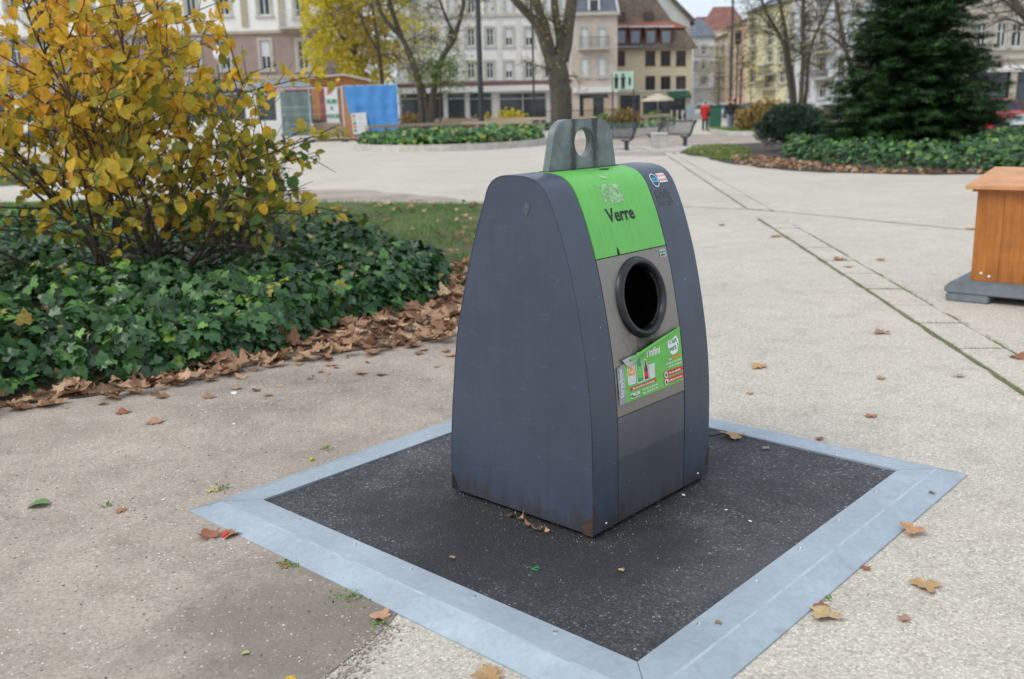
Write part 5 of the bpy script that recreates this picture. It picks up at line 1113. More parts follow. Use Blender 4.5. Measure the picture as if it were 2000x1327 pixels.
class Bld:
    def __init__(s, name, label, pxl, pxr, Y, depth, top, wallmat, cat='building', turn=0, zmin=0, group=None, Yr=None):
        a = AT(pxl, 150, Y); b = AT(pxr, 150, Yr or Y); s.Y = Y; s.o = a; s.w = math.hypot(b.x-a.x, b.y-a.y); s.turn = turn = math.atan2(b.y-a.y, b.x-a.x); s.top = top
        s.t = thing(name, label, cat, (a.x, Y, 0), turn, group); s.holes = []; s.wm = wallmat; s.d = depth; s.nm = name
    def loc(s, px, py):
        # meet the (possibly turned) facade plane
        d = ray(px, py); nrm = Vector((math.sin(s.turn), -math.cos(s.turn), 0)); o = Vector((s.o.x, s.Y, 0)); c = Vector((0, 0, CAMZ)); k = (o-c).dot(nrm)/d.dot(nrm); p = c+d*k-o
        return p.x*math.cos(s.turn)+p.y*math.sin(s.turn), p.z
    def win(s, px, py, wpx, hpx, style='white'):
        x0, z1 = s.loc(px-wpx/2, py-hpx/2); x1, z0 = s.loc(px+wpx/2, py+hpx/2); xc, zc = s.loc(px, py)
        w_ = round(abs(x1-x0)*10)/10; h = round((z1-z0)*10)/10; s.holes.append((xc-w_/2, xc+w_/2, zc-h/2, zc+h/2, style))
    def hole(s, px0, py0, px1, py1, style):
        x0, _ = s.loc(px0, (py0+py1)/2); x1, _ = s.loc(px1, (py0+py1)/2); _, z1 = s.loc((px0+px1)/2, py0); _, z0 = s.loc((px0+px1)/2, py1); s.holes.append((x0, x1, max(.02, z0), z1, style))
    def wall(s, bands=None):
        """bands: [(z0,z1,mat)]"""
        mats = [s.wm]; bands = bands or [(0, s.top, s.wm)]
        for z0, z1, mt in bands:
            m = MB(); xs = sorted({0, s.w} | {min(max(h[i], 0), s.w) for h in s.holes for i in (0, 1) if h[3] > z0 and h[2] < z1}); zs = sorted({z0, z1} | {min(max(h[i], z0), z1) for h in s.holes for i in (2, 3) if h[3] > z0 and h[2] < z1})
            for xa, xb in zip(xs, xs[1:]):
                for za, zb in zip(zs, zs[1:]):
                    if xb-xa < 1e-4 or zb-za < 1e-4: continue
                    cx, cz = (xa+xb)/2, (za+zb)/2
                    if any(h[0] < cx < h[1] and h[2] < cz < h[3] for h in s.holes): continue
                    m.add([(xa, 0, za), (xb, 0, za), (xb, 0, zb), (xa, 0, zb)], [(0, 1, 2, 3)])
            for h in s.holes:
                if not (h[3] > z0 and h[2] < z1 and z0 <= (h[2]+h[3])/2 < z1): continue
                x0, x1, a, b = h[:4]; R_ = .3
                m.add([(x0, 0, a), (x1, 0, a), (x1, 0, b), (x0, 0, b), (x0, R_, a), (x1, R_, a), (x1, R_, b), (x0, R_, b)], [(0, 4, 5, 1), (1, 5, 6, 2), (2, 6, 7, 3), (3, 7, 4, 0)])
            m.add([(0, 0, z0), (0, s.d, z0), (0, s.d, z1), (0, 0, z1), (s.w, 0, z0), (s.w, s.d, z0), (s.w, s.d, z1), (s.w, 0, z1)], [(0, 3, 2, 1), (4, 5, 6, 7), (1, 2, 6, 5)])
            m.build('wall', mt, s.t, norm=False)
        s.box('interior', .01, s.w-.01, .45, .5, .05, s.top-.1, M_DARK)
        for x0, x1, a, b, st in s.holes:
            if st in ('shop', 'dark'):
                o = MB().box(x0+.01, x1-.01, .2, .24, a+.005, b-.005).build('shop_window', M_SHOP, s.t); n = max(1, int((x1-x0)/2.2)); f = MB()
                for i in range(n+1): xx = x0+.01+(x1-x0-.12)*i/n; f.box(xx, xx+.09, .12, .195, a, b-.01)
                f.box(x0+.01, x1-.01, .13, .19, b-.55, b-.47); f.build('shop_frame', M_WFRAME if st == 'shop' else M_IRON, o); continue
            fr, pn, tr, ex = window_mesh(x1-x0, b-a, st); o = link('window', fr, s.t, ((x0+x1)/2-(x1-x0)/2, 0, a)); link('pane', pn, o); link('window_surround', tr, o)
            if ex: link(ex.name.split('.')[0], ex, o)
    def box(s, name, x0, x1, y0, y1, z0, z1, mat, **k): return MB().box(x0, x1, y0, y1, z0, z1).build(name, mat, s.t, **k)
    def bx(s, name, px0, py0, px1, py1, out, mat, dep=.05):
        x0, z1 = s.loc(px0, (py0)); x1, z0 = s.loc(px1, py1); return s.box(name, x0, x1, -out, -.002 if dep else 0, z0, z1, mat)
    def band(s, name, py0, py1, out, mat, px=None, x0=0, x1=None):
        c = px or (s.loc_mid()); _, z1 = s.loc(c, py0); _, z0 = s.loc(c, py1); return s.box(name, x0-.02, (x1 or s.w)+.02, -out, -.002, z0, z1, mat)
    def loc_mid(s): return 1000+FPX*(s.o.x+s.w/2)/s.Y*.97
    def balcony(s, px0, px1, pyt, pyb, mat=None):
        x0, z1 = s.loc(px0, pyt); x1, z0 = s.loc(px1, pyb); b = s.box('balcony', x0, x1, -.75, -.003, z0-.18, z0, M_TRIM); m = MB(); n = max(6, int((x1-x0)/.14))
        for i in range(n+1): xx = x0+.03+(x1-x0-.06)*i/n; m.box(xx-.012, xx+.012, -.72, -.70, z0, z1)
        m.box(x0, x1, -.73, -.69, z1-.04, z1); m.box(x0, x0+.03, -.73, -.01, z1-.04, z1); m.box(x1-.03, x1, -.73, -.01, z1-.04, z1)
        m.build('railing', mat or M_IRON, b)
# A: sandstone and plaster house at the left
A = Bld('townhouse', 'white plaster and pink sandstone apartment house behind the yellow shrub', -90, 640, 80, 12, 17, M_PLAS)
for px, st in ((-30, 'white'), (32, 'white'), (92, 'half'), (150, 'white'), (245, 'white'), (322, 'half'), (380, 'white'), (440, 'white'), (519, 'half'), (592, 'white')): A.win(px, 108, 25, 56, st)
for px in (-30, 18, 75, 150, 232, 310, 372, 436, 515, 586): A.win(px, 4, 26, 60 if px in (75, 232, 586) else 52, 'white')
_, zb = A.loc(520, 62); _, zs = A.loc(520, 150)
for px0, px1 in ((-60, 22), (40, 190), (210, 300), (320, 480), (500, 540), (556, 640)): A.hole(px0, 172, px1, 236, 'shop')
A.wall([(0, zs, M_PALE), (zs+.001, zb, M_SAND), (zb+.001, A.top, M_PLAS)])
A.band('cornice', 148, 156, .12, M_SANDT, 520); A.band('string_course', 60, 66, .15, M_SANDT, 520); A.band('shop_fascia', 157, 171, .25, M_BLUEG, 540); A.band('red_sign_band', 172.5, 175.5, .27, M_RED, 590, 25.2, 29.5)
for a_, b_ in ((545, 632), (50, 104), (208, 258)): A.balcony(a_, b_, 22, 52, M_SHUT if a_ == 545 else None)
for px in (480, 553, 262, 180): x0, _ = A.loc(px, 60); A.box('pilaster', x0-.25, x0+.25, -.1, -.003, zb+.4, 16.5, M_SANDT)
for px, py in ((313, 3), (598, 0)):
    x0, z0 = A.loc(px, py); f = MB().tube([(x0, -.05, z0-.6), (x0-.1, -1.2, z0+1.1)], .03, 5); fl_ = f.build('flag_pole', M_WFRAME, A.t); MB().add([(x0-.1, -1.2, z0+1.1), (x0+.5, -1.15, z0-.2), (x0+.1, -.6, z0-.4), (x0-.04, -.6, z0+.3)], [(0, 1, 2, 3)]).build('flag', M_RED, fl_, norm=False)
A.box('roof', -.2, A.w+.2, -.4, 12, 17.001, 19, M_SLATE)
# B: long pale grey building
B = Bld('apartment_house', 'long pale grey apartment block with regular windows and white shopfront', 776, 1117, 95, 12, 15, M_PALE)
cols = [(810, 13), (846, 15), (882, 15), (920, 15), (957, 15), (994, 15), (1033, 15), (1071, 14), (1100, 12)]
for i, (px, w_) in enumerate(cols):
    B.win(px, 139-i*.3, w_, 32, 'half' if i in (1, 5) else 'white'); B.win(px, 74-i*.3, w_, 34, 'half' if i in (5, 6) else 'white'); B.win(px, 8, w_, 36, 'shutter' if i % 3 else 'white')
for px0, px1 in ((782, 868), (873, 910), (916, 962), (975, 1068), (1074, 1112)): B.hole(px0, 182, px1, 240, 'shop')
B.wall(); B.band('cornice', 29, 34, .18, M_TRIM, 950); B.band('awning_rail', 160, 168, .15, simple('brown_fascia', (.16, .08, .07), .7, .2, 2), 950); B.band('shop_canopy', 169, 180, 1.3, M_WFRAME, 950)
for px in (828, 902, 976, 1013, 1052, 1088): x0, _ = B.loc(px, 100); _, z0 = B.loc(px, 158); B.box('pilaster', x0-.22, x0+.22, -.07, -.003, z0, 14.9, simple('pilaster_render', (.60, .59, .56), .85, .1, 1))
B.box('roof', -.2, B.w+.2, -.3, 12, 15.001, 17, M_SLATE)
# C: narrow weathered house with slate mansard
C_ = Bld('slate_roof_house', 'narrow weathered pale house with slate mansard roof, balcony and wooden shop', 1118, 1206, 93, 10, 10.65, simple('weathered_render', (.52, .49, .44), .9, .25, 1.2, col2=(.46, .36, .30)))
for px in (1142, 1176): C_.win(px, 75, 15, 40, 'shutter'); C_.win(px, 132, 15, 34, 'shutter')
C_.hole(1132, 184, 1188, 240, 'dark'); _, zt = C_.loc(1160, 31); C_.top = zt; C_.wall(); C_.balcony(1131, 1189, 74, 93); C_.band('shop_fascia', 170, 181, .4, M_WFRAME, 1160)
C_.box('wooden_shopfront', 1.0, 1.9, -.12, -.004, .05, 2.2, M_WOODR); C_.box('wooden_shopfront', 2.9, 3.7, -.12, -.004, .05, 2.2, M_WOODR)
C_.box('cornice', -.2, C_.w+.2, -.35, .2, zt+.002, zt+.3, M_TRIM)
m = MB(); m.add([(-.1, -.1, zt+.31), (C_.w+.1, -.1, zt+.31), (C_.w+.1, 9, zt+.31), (-.1, 9, zt+.31), (.5, 1.3, zt+5), (C_.w-.75, 1.3, zt+5), (C_.w-.75, 8, zt+5), (.5, 8, zt+5)], [(0, 1, 5, 4), (1, 2, 6, 5), (2, 3, 7, 6), (3, 0, 4, 7), (4, 5, 6, 7)]); rf = m.build('roof', M_SLATE, C_.t)
MB().tube([(C_.w+.1, -.12, zt+.31), (C_.w-.75, 1.28, zt+5)], .1, 4).build('hip_flashing', M_WFRAME, rf)
xd, zd = C_.loc(1160, 8); dm_ = MB().prism([(xd-.55, zd-.9), (xd+.55, zd-.9), (xd+.55, zd+.5), (xd, zd+.95), (xd-.55, zd+.5)], -.05, 1.4, 'y').build('dormer', M_WFRAME, rf)
MB().box(xd-.35, xd+.35, -.07, -.052, zd-.7, zd+.35).build('pane', M_GLASS, C_.t)
# D: cream house with brown tiled mansard
D = Bld('cream_house', 'cream house with brown windows, old tiled mansard roof and a cafe below', 1207, 1351, 100, 10, 8, M_CREAM)
for px in (1270, 1300, 1330): D.win(px, 114, 19, 29, 'curtain2'); D.win(px, 163, 19, 27, 'brown')
WCx = None
D.holes = [(a, b, c, d, 'brown') for a, b, c, d, e in D.holes]; D.win(1213, 114, 16, 29, 'brown')
D.hole(1211, 186, 1250, 240, 'dark'); D.hole(1256, 188, 1338, 240, 'dark'); _, zt = D.loc(1280, 96); D.top = zt; D.wall(); D.band('string_course', 176, 179, .12, M_WFRAME, 1290)
for x0, x1, a, b, st in D.holes:
    if st == 'brown' and a > 6.2: D.box('curtain', x0+.13, x1-.13, .115, .13, a+.12, b-.12, M_CUR)
x1_, z1_ = D.loc(1357, 94); xl, zl = D.loc(1330, 60); 
m = MB(); m.add([(-.3, -.7, zt+.0), (D.w+.45, -.7, zt), (D.w+.45, 10, zt), (-.3, 10, zt), (-.3, .9, zt+2.0), (D.w-.7, .9, zt+2.0), (D.w-.7, 9, zt+2.0), (-.3, 9, zt+2.0), (-.3, 1.5, zt+2.35), (D.w-1.0, 1.5, zt+2.35)], [(0, 1, 5, 4), (1, 2, 6, 5), (2, 3, 7, 6), (3, 0, 4, 7), (0, 3, 2, 1)]); rf = m.build('roof', M_TILEB, D.t)
m = MB(); m.add([(-.3, .55, zt+2.0), (D.w-.35, .55, zt+2.0), (D.w-.35, 9.4, zt+2.0), (-.3, 9.4, zt+2.0), (-.3, 1.9, zt+2.75), (D.w-1.6, 1.9, zt+2.75), (D.w-1.6, 8, zt+2.75), (-.3, 8, zt+2.75)], [(0, 1, 5, 4), (1, 2, 6, 5), (2, 3, 7, 6), (3, 0, 4, 7), (0, 3, 2, 1)]); m.build('roof_skirt', M_TILER, rf)
m = MB(); m.add([(-.3, 1.9, zt+2.752), (D.w-1.7, 1.9, zt+2.752), (D.w-1.7, 8, zt+2.752), (-.3, 8, zt+2.752), (-.3, 5.0, zt+7), (D.w-4.2, 5.0, zt+7)], [(0, 1, 5, 4), (1, 2, 5), (2, 3, 4, 5), (3, 0, 4)]); m.build('upper_roof', M_TILEB, rf)
for i, px in enumerate((1212, 1240, 1270, 1300)):
    xd, zd = D.loc(px, 72); q = D.box('dormer', xd-.62, xd+.62, -.35, 1.2, zd-.95, zd+.85, M_BRWN); MB().box(xd-.4, xd+.4, -.39, -.352, zd-.65, zd+.5).build('pane', simple('sky_glass', (.16, .2, .25), .2, .2, 2), q); MB().box(xd-.75, xd+.75, -.5, 1.2, zd+.86, zd+1.0).build('dormer_roof', M_SHUT, q); MB().box(xd-.7, xd+.7, -.55, -.352, zd-1.15, zd-.951).build('window_box', M_BLUEG, q)
for px in (1216, 1272):
    xd, zd = D.loc(px, 31); q = D.box('dormer', xd-.45, xd+.45, 1.9, 3.6, zd-.6, zd+.5, M_BRWN); MB().box(xd-.3, xd+.3, 1.87, 1.898, zd-.35, zd+.3).build('pane', M_GLASS, q)
xa, za = D.loc(1302, 180); xb, zb2 = D.loc(1345, 187); M_AWN = simple('green_awning', (.02, .10, .06), .7, .2, 3)
MB().add([(xa, -.01, za), (xb, -.01, za), (xb, -1.6, zb2), (xa, -1.6, zb2), (xb, -1.6, zb2-.25), (xa, -1.6, zb2-.25)], [(0, 1, 2, 3), (3, 2, 4, 5)]).build('awning', M_AWN, D.t, norm=False)
# church-like gable behind
E_ = Bld('gable_house', 'tall gabled house with white parapet edge behind the cream house', 1262, 1346, 118, 14, 10, simple('grey_gable', (.36, .35, .33), .85, .2, .8)); E_.wall()
xg, zg = E_.loc(1285, -25); xr, zr = E_.loc(1346, 40)
m = MB().prism([(0, 10.001), (E_.w, 10.001), (E_.w, zr), (xg, zg), (0, zg)], 0, 14, 'y'); m.build('gable', simple('whitish_gable', (.50, .51, .48), .85, .15, .8), E_.t); m = MB().prism([(xg, zg), (xg, zg+.5), (E_.w+.5, zr+.1), (E_.w+.5, zr-.5)], -.4, 14.2, 'y'); m.build('roof', M_TILEB, E_.t)
# street houses to the right of the opening
def street(name, label, pl, pr, Y, wall, roofm, pyw, wins, roofpy, depth=10, shop=True, turn=0, style='white', roofinset=.25, group=None):
    Y, Yr_ = Y if isinstance(Y, tuple) else (Y, None)
    b = Bld(name, label, pl, pr, Y, depth, 10, wall, Yr=Yr_); _, zt = b.loc((pl+pr)/2, pyw); b.top = zt
    for q in wins: b.win(*q[:4], q[4] if len(q) > 4 else style)
    if shop: b.hole(pl+(pr-pl)*.12, 204, pr-(pr-pl)*.12, 236, 'dark')
    b.wall(); _, zr = b.loc((pl+pr)/2, roofpy); i = b.w*roofinset
    m = MB(); m.add([(-.3, -.4, zt), (b.w+.3, -.4, zt), (b.w+.3, depth, zt), (-.3, depth, zt), (i, depth*.4, zr), (b.w-i, depth*.4, zr)], [(0, 1, 5, 4), (1, 2, 5), (2, 3, 4, 5), (3, 0, 4), (0, 3, 2, 1)]); rf = m.build('roof', roofm, b.t); return b, rf, zt, zr
M_WPL = simple('bright_white_render', (.72, .73, .74), .85, .06, .5); M_PINK = simple('pink_render', (.72, .45, .37), .85, .1, .6); M_CRP = simple('peach_render', (.74, .62, .52), .85, .1, .6); M_YELR = simple('yellow_render', (.72, .66, .44), .85, .12, .6); M_GRYR = simple('light_grey_render', (.64, .65, .68), .85, .12, .6); M_DRED = simple('dark_red_roof', (.22, .095, .08), .8, .25, .8)
b, rf, zt, zr = street('corner_house', 'white corner house with arched windows and steep red roof down the street', 1356, 1394, 132, M_WPL, M_SLATE, 72, [(1375, 72+28, 9, 15), (1375, 129, 9, 15), (1375, 158, 9, 15), (1360, 100, 4, 14), (1390, 100, 4, 14), (1360, 129, 4, 14), (1390, 129, 4, 14)], 30, roofinset=.4)
b.band('string_course', 168, 173, .3, M_WPL, 1375)
for px_c in (1375,):
    for py in (91.5, 120.5, 149.5):
        xc, zc = b.loc(px_c, py); MB().tube([(xc+.33*math.cos(t), -.02, zc+.33*math.sin(t)) for t in np.linspace(0, PI, 9)], .06, 4).build('window_arch', M_TRIM, b.t)
street('red_roof_house', 'house with a big dark red roof and chimney above the street', 1385, 1456, 150, M_CRP, M_DRED, 58, [(1400, 100, 8, 18), (1418, 100, 8, 18)], 8, roofinset=.22)
b2 = Bld('chimney_stack_house', 'far red roofed house with tall chimneys at the end of the street', 1352, 1400, 175, 12, 8, M_CRP); _, zt = b2.loc(1376, 66); b2.top = zt; b2.wall(); m = MB(); m.add([(-1, -.5, zt), (b2.w+1, -.5, zt), (b2.w+1, 12, zt), (-1, 12, zt), (1.5, 5, zt+3.2), (b2.w, 5, zt+3.2)], [(0, 1, 5, 4), (1, 2, 5), (2, 3, 4, 5), (3, 0, 4), (0, 3, 2, 1)]); rf2 = m.build('roof', M_TILER, b2.t)
for px, py, hh_ in ((1365, 44, 2.4), (1376, 40, 1.8)):
    x_, z_ = b2.loc(px, py); MB().box(x_-.5, x_+.5, 3, 4.2, zt, z_+hh_*.4).build('chimney', M_TILER, rf2)
x_ = 1397
street('peach_house', 'peach coloured narrow house right of the white corner house', 1394, 1420, (128, 120), M_CRP, M_SLATE, 72, [(1401, 100, 6, 16), (1412, 100, 6, 16), (1401, 130, 6, 16), (1412, 130, 6, 16), (1401, 160, 6, 16), (1412, 160, 6, 16)], 58)
street('salmon_house', 'tall salmon pink house beside the yellow apartment house', 1420, 1456, (120, 109), M_PINK, M_SLATE, 48, [(1429, 80, 7, 18), (1446, 80, 7, 18), (1429, 112, 7, 18), (1446, 112, 7, 18), (1429, 144, 7, 18), (1446, 144, 7, 18), (1429, 174, 7, 16), (1446, 174, 7, 16)], 12)
yb, *_ = street('yellow_house', 'yellow apartment house with balconies on the right side of the street', 1456, 1538, (109, 96), M_YELR, M_SLATE, 16, [(x, y, 11, 22) for x in (1472, 1504, 1526) for y in (50, 92, 112, 152)][:0]+[(x, y, 11, 21) for x in (1470, 1503, 1527) for y in (46, 78, 111, 151)], -30)
yb.balcony(1494, 1518, 130, 142); yb.balcony(1490, 1516, 158, 172)
street('grey_house', 'light grey apartment house between the yellow house and the spruce', 1538, 1592, (96, 89), M_GRYR, M_SLATE, -20, [(x, y, 12, 24) for x in (1545, 1575) for y in (40, 85, 128, 172)], -60)
gb, *_ = street('balcony_house', 'pale blue-grey house with balconies just left of the spruce', 1592, 1704, (89, 78), simple('blue_grey_render', (.60, .63, .68), .85, .1, .6), M_SLATE, -10, [(x, y, 13, 28) for x in (1605, 1640, 1675) for y in (20, 75, 125, 178)], -60)
for py in (98, 150): gb.balcony(1592, 1632, py-12, py)
# F: cream building behind the cars at far right
F = Bld('stone_house', 'beige stone apartment house behind the parked cars at far right', 1880, 2120, 60, 12, 13, simple('beige_stone', (.46, .42, .345), .85, .12, .8))
for px in (1918, 1957, 1987, 2030, 2070): F.win(px, 68, 17, 48, 'white'); F.win(px, -20, 17, 48, 'white')
for a_, b_ in ((1888, 1972), (1984, 2060)): F.hole(a_, 140, b_, 232, 'dark')
F.wall(); F.band('string_course', 108, 116, .2, M_TRIM, 1980); F.band('shop_fascia', 128, 140, .15, M_PALE, 1980); F.box('roof', -.2, F.w+.2, -.4, 12, 13.001, 15, M_SLATE)

# ------------------------------------------------------------------ chalet, fence panels, tarpaulin
ch = thing('market_chalet', 'orange wooden market chalet with white edged gable roof behind the site fence', 'chalet', (AT(606, 150, 56).x, 56, 0)); cw = AT(714, 150, 56).x-AT(606, 150, 56).x
def cz(py, px=650, Y=56): return AT(px, py, Y).z
MB().prism([(0, .1), (cw, .1), (cw, cz(160)), (cw*.6, cz(150)), (0, cz(155))], 0, .05, 'y')
n = 14
for i in range(n):
    x0 = cw*i/n; top_ = cz(163)+(.35*(1-abs(i/n-.58)/.58)); MB().box(x0+.006, x0+cw/n-.006, 0, .04+(i % 2)*.008, 1.2 if i < 8 else .05, top_).build('wall_plank', M_WOODC, ch)
MB().box(0, cw, .06, 2.4, .05, cz(164)).build('inner_walls', M_WOODC, ch)
zr = cz(145); m = MB(); m.add([(-.3, -.5, cz(150.5)), (cw*.62, -.5, zr), (cw+.35, -.5, cz(158)), (cw+.35, 2.8, cz(158)), (cw*.62, 2.8, zr), (-.3, 2.8, cz(150.5)), (-.3, -.5, cz(150.5)-.1), (cw*.62, -.5, zr-.1), (cw+.35, -.5, cz(158)-.1), (cw+.35, 2.8, cz(158)-.1), (cw*.62, 2.8, zr-.1), (-.3, 2.8, cz(150.5)-.1)],
       [(0, 1, 4, 5), (1, 2, 3, 4), (0, 6, 7, 1), (1, 7, 8, 2), (6, 11, 10, 7), (7, 10, 9, 8), (2, 8, 9, 3), (0, 5, 11, 6)]); m.build('roof', simple('pale_roof_edge', (.50, .46, .42), .8, .15, 2), ch)
MB().prism([(-.05, cz(152)), (cw*.62, cz(147)), (cw+.1, cz(160)), (cw+.1, cz(166)), (-.05, cz(166))], -.06, -.008, 'y').build('gable_board', M_WOODC, ch)
dr = MB().box(.45, 1.25, -.05, -.008, 1.15, cz(164)).build('door', simple('dark_red_door', (.28, .04, .03), .6, .2, 3), ch)
def sign_text(txt, x, z, size, mat, y, parent, name='lettering', bold=0): 
    vs, fs = text2d(txt, size, bold=bold); MB().add([(x+a, y, z+b) for a, b in vs], fs).build(name, mat, parent, norm=False)
bn2 = MB().add([(.78, -.10, .95), (1.50, -.10, .95), (1.46, -.12, cz(171)), (.74, -.12, cz(171))], [(0, 1, 2, 3)]).build('banner', M_WHITE, ch, norm=False)
sign_text('JE', 1.03, 2.72, .34, M_RED, -.135, bn2, bold=.02); sign_text('SUIS', 1.12, 2.15, .3, M_BOTG, -.135, bn2, bold=.02); sign_text('A', 1.1, 1.8, .25, M_BOTG, -.13, bn2, bold=.02); sign_text('VOUS', 1.13, 1.35, .28, M_BOTG, -.125, bn2, bold=.02)
lg = MB(); rg = random.Random(3)
for r_ in range(8):
    for c in range(12):
        x0 = -.0+c*.135+rg.uniform(-.01, .01); z0 = .10+r_*.115; lg.box(x0, x0+.125, -.22+rg.uniform(-.02, .02), -.07, z0, z0+.098)
o = lg.build('stacked_logs', simple('pale_log_ends', (.46, .33, .20), .8, .4, 9), ch); o['kind'] = 'stuff'
p = AT(617, 235, 55.6); tag(ball_shrub('garland', 'dark green fir garland on the chalet counter above the stacked logs', (p.x, 55.55, 1.0), (.6, .16, .14), 900, M_PINE, .10, 'garland', (PN_V, PN_F), 5, seed=9, stems=False))
def fence_panel(pxl, pxr, Y, h, label, yaw=0, feet=True):
    a, b = AT(pxl, 220, Y), AT(pxr, 220, Y); L = b.x-a.x; t = thing('site_fence', label, 'fence', (a.x, Y, 0), yaw, 'wire site fence panels'); m = MB()
    fr = MB().tube([(0, 0, .1), (0, 0, h)], .025, 6).tube([(L, 0, .1), (L, 0, h)], .025, 6).tube([(0, 0, h), (L, 0, h)], .025, 6).tube([(0, 0, .2), (L, 0, .2)], .02, 6); fr.build('fence_frame', M_SHUT, t)
    n = int(L/.12)
    for i in range(1, n): m.box(L*i/n-.004, L*i/n+.004, -.004, .004, .2, h)
    for z in (.6, 1.0, 1.5, 1.9): m.box(0, L, -.006, .002, z-.006, z+.006)
    o = m.build('wire_mesh', M_SHUT, t); o['kind'] = 'stuff'
    for x in (0, L): MB().box(x-.12, x+.12, -.38, .38, 0, .14).build('concrete_foot', M_POST, t, bevel=.02)
    return t, L
fz = lambda py, Y=54: AT(690, py, Y).z
fence_panel(545, 606, 54.6, fz(170), 'site fence panel half hidden by the shrub, left of the chalet'); fence_panel(606, 670, 54.2, fz(170), 'site fence panel directly before the chalet'); t, L = fence_panel(671, 775, 53.8, fz(168), 'site fence panel carrying the blue tarpaulin')
# blue tarpaulin as a folded hanging sheet
Y = 53.6; a, b = AT(673, 200, Y), AT(777, 200, Y); nx, nz_ = 50, 30; m = MB(); zt_, zb_ = AT(720, 166, Y).z, .25
for j in range(nz_+1):
    for i in range(nx+1):
        u, v = i/nx, j/nz_; left = .28*v**1.5; x = a.x+(b.x-a.x)*(left*(1-u)*.8+u); z = zt_+(zb_-zt_)*v-.05*abs(math.sin(u*PI*5))*(1-v)
        y = Y-.06-.10*v+.05*math.sin(u*23+2*v+1.5*math.sin(v*4))*(.3+v*.7)+.03*noise.noise(Vector((u*9, v*7, 1)))
        m.v.append((x, y, z))
m.f = [(j*(nx+1)+i, j*(nx+1)+i+1, (j+1)*(nx+1)+i+1, (j+1)*(nx+1)+i) for j in range(nz_) for i in range(nx)]; m.mi = [0]*len(m.f)
tag(m.build('tarpaulin', simple('blue_tarpaulin', (.06, .24, .56), .4, .15, 2), None, norm=False, smooth=True), 'bright blue tarpaulin hung over the fence beside the chalet', 'tarpaulin')
a, b = AT(548, 215, 55.2), AT(606, 215, 55.2); m = MB(); 
for j in range(7):
    for i in range(13): m.v.append((a.x+(b.x-a.x)*i/12, 55.2+.06*math.sin(i*1.3+j*.4), .35+(AT(570, 180, 55.2).z-.35)*j/6))
m.f = [(j*13+i, j*13+i+1, (j+1)*13+i+1, (j+1)*13+i) for j in range(6) for i in range(12)]; m.mi = [0]*len(m.f)
tag(m.build('green_netting', simple('grey_green_netting', (.12, .18, .17), .8, .25, 3), None, norm=False), 'grey-green screening sheet on the fence left of the chalet', 'screen')
p0, p1 = AT(688, 222, 53.2), AT(719, 262, 53.2); nb = thing('notice_board', 'small white notice board leaning on the blue tarpaulin', 'board', (p0.x, 53.2, p1.z)); wd_, hh_ = p1.x-p0.x, p0.z-p1.z
MB().box(0, wd_, 0, .04, 0, hh_).build('board', M_WFRAME, nb); rg = random.Random(4)
for i in range(5): MB().box(.06, .2, -.006, -.001, .12+i*.19, .24+i*.19).build('printed_mark', [M_BLUEP, M_RED, M_INK, M_PGREEN, M_RED][i], nb)
for i in range(5): MB().box(.28, wd_-.1-rg.random()*.15, -.006, -.001, .16+i*.19, .19+i*.19).build('printed_line', M_GREYP, nb)
nb.rotation_euler = (0, rad(-3), 0)
for xx in (.1, wd_-.1): MB().box(xx-.02, xx+.02, .045, .085, -p1.z, hh_*.5).build('leg', M_POST, nb)

# ------------------------------------------------------------------ planters, rails, low walls
def rail(name, label, pts, zr, post_every, group, z0=0):
    p0 = Vector(pts[0]); t = thing(name, label, 'railing', (p0.x, p0.y, 0), 0, group); m = MB(); P = [Vector((x-p0.x, y-p0.y)) for x, y in pts]
    for a, b in zip(P, P[1:]):
        d = (b-a).normalized(); n_ = Vector((-d.y, d.x)); q = [a-n_*.10, b-n_*.10, b+n_*.10, a+n_*.10]; MB().prism([tuple(v) for v in q], zr-.14, zr).build('rail', M_WOODR, t)
        k = max(1, round((b-a).length/post_every))
        for i in range(k+1):
            c = a.lerp(b, i/k); 
            if i == k and b != P[-1]: continue
            MB().box(c.x-.07, c.x+.07, c.y-.07, c.y+.07, z0, zr-.142).build('post', M_WOODR, t)
def wxy(px, py, Y): p = AT(px, py, Y); return (p.x, p.y)
rail('wooden_railing', 'low wooden railing of the round ivy planter, its left end by the blue tarpaulin', [wxy(716, 245, 43.5), wxy(790, 244, 46), wxy(900, 243, 48), wxy(1040, 241, 47)], .98, 1.6, 'low wooden railings', .1)
rail('wooden_railing', 'long wooden railing running behind the planter towards the bench', [wxy(775, 235, 62), wxy(1000, 231, 58), wxy(1175, 229, 54), wxy(1262, 226, 53), wxy(1305, 218, 58)], 1.0, 2.2, 'low wooden railings', .0)
# round planter
ec, ea, eb = (-2.45, 44.3), 4.35, 6.1
def ell(k, n=48): return [(ec[0]+(ea+k)*math.cos(2*PI*i/n), ec[1]+(eb+k)*math.sin(2*PI*i/n)) for i in range(n)]
pl = thing('planter_kerb', 'low pale concrete kerb ring round the ivy planter in the middle distance', 'kerb', (*ec, 0)); n = 48; oo, ii = ell(0), ell(-.18)
for k in range(0, n, 4):
    m = MB(); q = []
    for j in range(k, k+5): a, b = oo[j % n], ii[j % n]; q += [(a[0]-ec[0], a[1]-ec[1], 0), (a[0]-ec[0], a[1]-ec[1], .26), (b[0]-ec[0], b[1]-ec[1], .26), (b[0]-ec[0], b[1]-ec[1], 0)]
    m.add(q, [(4*r+s, 4*r+4+s, 4*r+4+(s+1) % 4, 4*r+(s+1) % 4) for r in range(4) for s in range(3)]+[(0, 1, 2, 3), (16, 17, 18, 19)]); m.build('kerb_stone', M_CONC, pl, bevel=.008)
sheet('planter_soil', ell(-.18), .18, M_SOIL)
